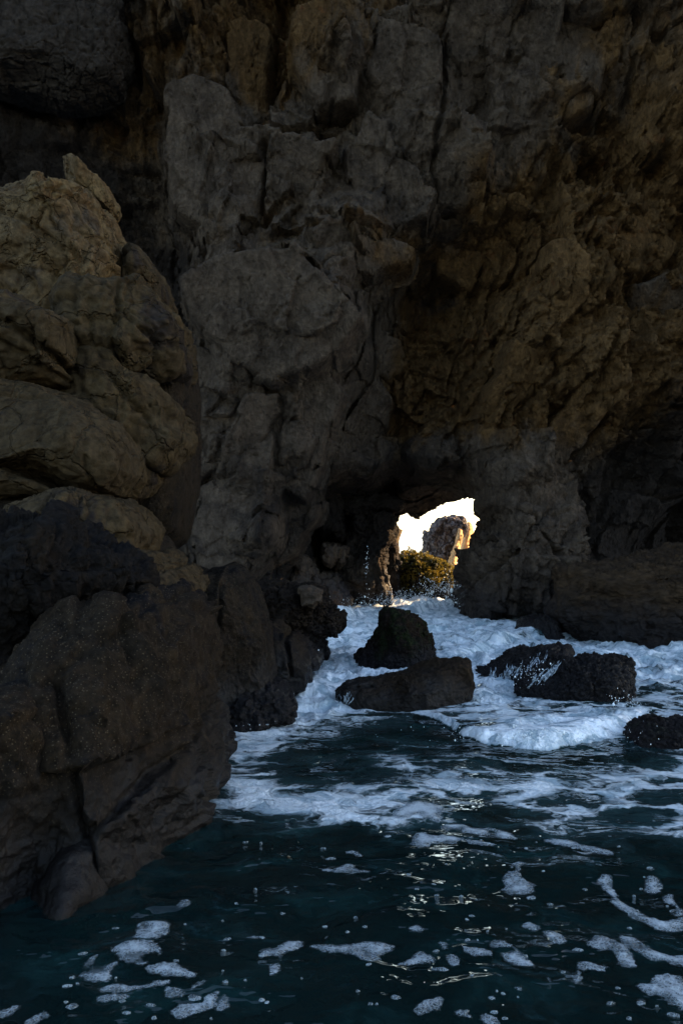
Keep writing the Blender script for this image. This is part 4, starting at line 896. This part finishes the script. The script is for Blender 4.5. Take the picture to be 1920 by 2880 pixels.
fg = thing('algae_boulder', at(120, 1700, 9.6), 'blue-black algae-covered boulder above the brown foreground boulders on the left', 'boulder')
blob('rock_body', [(-250, 1500), (0, 1490), (100, 1480), (190, 1490), (260, 1540), (340, 1580), (380, 1640), (330, 1690), (240, 1730), (150, 1850), (100, 1950), (-250, 1990)], 9.8, 1.2, 2, M['algae_rock'], fg, lvl=7, n=2.6, cuts=9, seed=83, facet=.10, rough=.22, jag=.03, billow=.05, bil_s=2.5)
def boulder(o, d, tf, mat, seed, label, lvl=7, tb=2.5, name='boulder', cat='boulder', group=None, **kw):
    kw.setdefault('facet', .03); kw.setdefault('rough', .07); kw.setdefault('cuts', 9)
    ob = blob(name, o, d, tf, tb, M[mat], None, lvl=lvl, seed=seed, **kw)
    return props(ob, label, cat, group)
boulder([(100, 1860), (180, 1740), (260, 1690), (360, 1655), (430, 1610), (490, 1640), (525, 1690), (548, 1760), (560, 1900), (570, 2030), (600, 2120), (606, 2200), (604, 2400), (580, 2700), (500, 3000), (220, 3000), (190, 2600), (185, 2300), (170, 2000)], 10.2, 2.8, 'boulder', 84,
        'big domed brown boulder rising from the water in the left foreground', tb=3, n=2.9, cuts=4, cut_d=(.86, .98), facet=.06, rough=.10, billow=.03, bil_s=1.4, crk=.03, crk_s=.7, crk_w=.05, lines=[([(230, 1900), (300, 2050), (330, 2250), (400, 2500)], .04, .14), ([(330, 1760), (380, 1900), (400, 2100)], .03, .10), ([(350, 2230), (450, 2150), (560, 2120)], .04, .10), ([(560, 1700), (500, 1720), (440, 1700), (330, 1740)], .03, .07), ([(500, 1800), (520, 1950), (540, 2150)], .04, .06), ([(430, 2000), (445, 2200), (420, 2350)], .05, .05), ([(200, 1900), (330, 1790), (430, 1770)], .04, .05)])
boulder([(-250, 1980), (-60, 1940), (60, 1895), (140, 1878), (180, 1900), (225, 1965), (245, 2050), (262, 2200), (262, 2320), (250, 2600), (240, 3200), (-60, 3300), (-250, 3300)], 8.5, 1.95, 'boulder', 85,
        'flat-faced dark boulder at the left edge, split from its neighbour by a deep crack', n=3.4, tb=2.5, facet=.05, rough=.10, billow=.02, bil_s=1.4, crk=.03, crk_s=.7, crk_w=.05, cuts=4)
boulder([(95, 2600), (100, 2470), (140, 2390), (200, 2310), (290, 2225), (330, 2240), (345, 2310), (342, 2420), (335, 2600), (320, 3000), (190, 3200), (90, 3100)], 8.0, 1.5, 'boulder', 86,
        'wedge-shaped brown boulder low in the left corner above the water', lvl=6, n=4.0, tb=2, facet=.03)
boulder([(470, 1900), (462, 1700), (485, 1620), (520, 1592), (580, 1608), (640, 1586), (672, 1600), (700, 1650), (732, 1740), (748, 1850), (765, 1950), (765, 2100), (730, 2300), (560, 2350), (480, 2200)], 14.4, 1.2, 'boulder', 87,
        'smooth rounded brown boulder with a long vertical crack beside the surf', n=2.6, tb=3, facet=.03, rough=.07, crk=.02, crk_s=.9, cuts=6, lines=[([(630, 1640), (628, 1700), (615, 1800), (600, 1870), (590, 1950)], .025, .10), ([(580, 1700), (640, 1720), (700, 1760)], .02, .03)])
boulder([(730, 1800), (735, 1765), (770, 1752), (805, 1790), (850, 1825), (868, 1870), (870, 1925), (850, 1965), (810, 2005), (740, 2010), (715, 1900)], 16.4, .8, 'boulder', 88,
        'smaller grey-brown boulder right of the cracked rounded boulder', lvl=6, n=2.6, facet=.05, lines=[([(800, 1790), (815, 1850), (820, 1900)], .03, .12)])
boulder([(560, 2090), (600, 2000), (680, 1940), (780, 1950), (822, 1990), (815, 2020), (760, 2070), (620, 2110)], 13.9, .5, 'wet_rock', 89,
        'low wet black rock at the foot of the rounded boulder', lvl=6, n=2.3, facet=.09, rough=.12, jag=.03, nub=.04)
boulder([(700, 1700), (705, 1660), (760, 1640), (840, 1650), (890, 1672), (915, 1700), (950, 1745), (955, 1765), (925, 1780), (905, 1850), (915, 1875), (885, 1900), (800, 1880), (720, 1800)], 19.5, 1.2, 'wet_rock', 90,
        'jagged mussel-covered wet rock pile between the boulders and the cave', lvl=7, n=2.4, cuts=14, cut_d=(.6, .95), facet=.11, rough=.18, jag=.05, nub=.05, name='wet_rock_pile', cat='rock')
boulder([(838, 1652), (890, 1650), (905, 1662), (902, 1690), (880, 1712), (850, 1705)], 18.6, .35, 'slab', 91, 'pale grey angular block sitting on the wet rock pile', lvl=5, tb=.8, n=4, name='rock_block', cat='rock')
boulder([(770, 1800), (830, 1790), (880, 1840), (912, 1868), (905, 1890), (850, 1900), (790, 1870)], 17.6, .5, 'wet_rock', 92, 'narrow dark rock fin pointing right into the surf', lvl=5, n=2.3, facet=.10, name='rock_fin', cat='rock')

# ================================================================== ROCKS IN THE SURF
boulder([(998, 1880), (1005, 1850), (1045, 1808), (1072, 1762), (1083, 1726), (1102, 1714), (1150, 1722), (1192, 1745), (1222, 1780), (1234, 1812), (1226, 1850), (1200, 1900), (1120, 1940), (1030, 1930)], 19.8, 1.1, 'moss_rock', 93,
        'pyramid-shaped dark rock with dull green moss standing in white surf', n=2.2, tb=1.2, cuts=9, cut_d=(.65, .95), facet=.05, rough=.10, jag=.035, nub=.04, name='surf_rock', cat='rock', group='rocks standing in the surf')
LOG = boulder([(938, 1990), (944, 1945), (975, 1926), (1050, 1920), (1150, 1897), (1235, 1868), (1295, 1858), (1322, 1868), (1330, 1920), (1318, 1965), (1250, 2010), (1150, 2050), (1000, 2080), (945, 2050)], 15.8, .9, 'log_rock', 94,
        'long flat-topped brown rock like a log lying across the surf', n=3.2, tb=1.0, cuts=8, cut_d=(.7, .98), facet=.035, rough=.05, jag=.015, name='surf_rock', cat='rock', group='rocks standing in the surf', crk=.02, nub=.015)
BROAD = boulder([(1463, 1960), (1468, 1930), (1500, 1905), (1545, 1880), (1600, 1858), (1680, 1848), (1745, 1850), (1785, 1866), (1808, 1905), (1806, 1960), (1760, 2010), (1680, 2020), (1560, 2000), (1480, 1990)], 16.4, .9, 'wet_rock', 95,
        'broad black weed-covered rock on the right with water running off its left shoulder', n=2.1, tb=1.2, cuts=9, cut_d=(.65, .95), facet=.06, rough=.10, jag=.04, nub=.05, name='surf_rock', cat='rock', group='rocks standing in the surf')
WASH = boulder([(1330, 1925), (1390, 1872), (1450, 1842), (1540, 1824), (1605, 1822), (1626, 1840), (1620, 1900), (1560, 1990), (1360, 1990)], 18.2, .9, 'wet_rock', 96,
        'low rock washed over by water behind the broad black rock', n=2.1, tb=1.2, facet=.06, rough=.12, jag=.03, nub=.04, lvl=7, name='surf_rock', cat='rock', group='rocks standing in the surf')
boulder([(1745, 2110), (1765, 2070), (1800, 2042), (1860, 2032), (1930, 2030), (2030, 2050), (2050, 2180), (1900, 2180), (1790, 2150)], 12.9, .6, 'moss_rock', 97,
        'low dark rock at the right edge with rough mossy top', n=2.2, tb=.8, facet=.05, rough=.08, jag=.03, nub=.04, lvl=7, name='surf_rock', cat='rock', group='rocks standing in the surf')
boulder([(1465, 1800), (1480, 1762), (1505, 1745), (1550, 1742), (1575, 1770), (1590, 1810), (1530, 1830)], 25.5, .6, 'wet_rock', 98,
        'small wet rock at the foot of the arch pillar', n=2.2, facet=.08, rough=.1, jag=.04, lvl=6, name='surf_rock', cat='rock', group='rocks standing in the surf')
boulder([(1596, 1750), (1618, 1690), (1638, 1610), (1690, 1600), (1780, 1585), (1850, 1565), (1960, 1520), (2150, 1480), (2250, 1950), (1960, 1900), (1880, 1880), (1800, 1860), (1720, 1840), (1630, 1815)], 24.5, 2.2, 'ledge', 100,
        'sloping brown rock ledge with slanting layers at the right edge', n=3.0, tb=4, cuts=9, facet=.06, rough=.22, jag=.05, nub=.03, strat=(-.5, .13, 2.0), turn=-.5, center=(1850, 1720), name='rock_ledge', cat='rock ledge')
# ================================================================== WATER RUNNING OFF ROCKS
t = NT('running_water'); p = t.n('ShaderNodeBsdfPrincipled'); t.ni(p, Base_Color=t.mix(t.ramp(t.noise(t.co(), 14, 5, .7), .4, .6), (.12, .15, .18), (.42, .48, .52)), Roughness=.25); t.t.links.new(p.outputs[0], t.out.inputs[0]); M['run'] = t.m
def trickle(rock, starts, ends, n, w, seed, wig=3.0):
    """thin streams hugging the rock between two lines"""
    rg = np.random.RandomState(seed); V_, F_, c0 = [], [], 0
    mi = Vector(rock.location)
    for _ in range(n):
        a = rg.uniform(); b = np.clip(a + rg.normal() * .12, 0, 1)
        p0 = np.array(starts[0]) * (1 - a) + np.array(starts[1]) * a; p1 = np.array(ends[0]) * (1 - b) + np.array(ends[1]) * b
        t0, t1 = sorted(rg.uniform(0, 1, 2)); 
        if t1 - t0 < .25: t1 = min(1, t0 + .35)
        wi = w * rg.uniform(.4, 1.5); ph = rg.uniform(0, 6, 2); prev = None; ring = []
        for tt in np.linspace(t0, t1, 12):
            q = p0 * (1 - tt) + p1 * tt; q = q + np.array((math.sin(tt * 9 + ph[0]) + math.sin(tt * 21 + ph[1]) * .6, 0)) * wig
            rd = Vector(ray(*q)).normalized(); ok, loc, nor, _i = rock.ray_cast(Vector((0, 0, CAMZ)) - mi, rd)
            if not ok: continue
            loc = np.array(loc) + np.array(mi) + np.array(nor) * .008; ring.append((loc, np.array(nor), math.sin(math.pi * (tt - t0) / (t1 - t0 + 1e-6)) ** .5))
        if len(ring) < 4: continue
        for k, (l, nr, ww) in enumerate(ring):
            d_ = ring[min(k + 1, len(ring) - 1)][0] - ring[max(k - 1, 0)][0]; sd_ = np.cross(d_, nr); sd_ /= np.linalg.norm(sd_) + 1e-9
            V_ += [l - sd_ * wi * ww - nr * .01, l + nr * .014, l + sd_ * wi * ww - nr * .01]
            if k: o_ = c0 + (k - 1) * 3; F_ += [(o_, o_ + 1, o_ + 4, o_ + 3), (o_ + 1, o_ + 2, o_ + 5, o_ + 4)]
        c0 += 3 * len(ring)
    if not V_: return
    o = mesh_obj('running_water', np.array(V_), np.array(F_), M['run'], None, origin=np.array(rock.location))
    o.location = (0, 0, 0); o.parent = rock; props(o, kind='stuff')
bpy.context.view_layer.update()
trickle(WASH, [(1350, 1885), (1560, 1822)], [(1360, 1960), (1500, 1960)], 90, .009, 1)
trickle(BROAD, [(1490, 1900), (1590, 1850)], [(1468, 1950), (1520, 1925)], 16, .010, 2)
trickle(BROAD, [(1560, 1862), (1610, 1842)], [(1500, 1930), (1540, 1925)], 10, .010, 3)
trickle(LOG, [(950, 1950), (1010, 1930)], [(945, 2010), (975, 2015)], 16, .010, 4)

# ================================================================== SPRAY
t = NT('spray_water'); p = t.n('ShaderNodeBsdfPrincipled'); t.ni(p, Base_Color=(.80, .84, .86, 1), Roughness=.4); t.t.links.new(p.outputs[0], t.out.inputs[0]); M['spray'] = t.m
def spray(name, label, clusters, seed):
    rg = np.random.RandomState(seed); bv, bf = ico(1); V_, F_ = [], []; c0 = 0
    for (px_, py_, d, sx, sz, n, r0) in clusters:
        q = at(px_, py_, d); k = FPX / d
        for _ in range(n):
            r = r0 * math.exp(rg.normal() * .5)
            p_ = q + np.array((rg.normal() * sx / k, rg.normal() * .25, rg.normal() * sz / k))
            V_.append(bv * r * np.array((1, 1, rg.uniform(.8, 1.8))) + p_); F_.append(bf + c0); c0 += len(bv)
    return props(mesh_obj(name, np.concatenate(V_), np.concatenate(F_), M['spray']), label, 'spray', kind='stuff')
spray('sea_spray', 'spray of white droplets thrown up in front of the arch', [(1060, 1690, 33, 50, 12, 300, .006), (1110, 1684, 34, 20, 14, 300, .007), (1150, 1676, 34, 16, 9, 200, .007), (1200, 1664, 34.5, 14, 20, 260, .009), (1245, 1655, 35, 22, 14, 220, .010), (1180, 1694, 33, 80, 6, 450, .008), (1265, 1660, 34, 14, 20, 100, .013), (1030, 1590, 33, 3, 28, 40, .009)], 3)
spray('splash_droplets', 'droplets splashing off the rocks in the middle surf', [(870, 1850, 18, 10, 16, 60, .006), (800, 1990, 15, 22, 14, 70, .005), (1760, 1985, 15, 25, 14, 120, .005), (1250, 1880, 17, 20, 10, 60, .005), (1500, 1900, 16.5, 30, 18, 200, .005), (690, 2040, 13.5, 40, 12, 80, .004), (1500, 2060, 12.4, 140, 8, 300, .004)], 4)
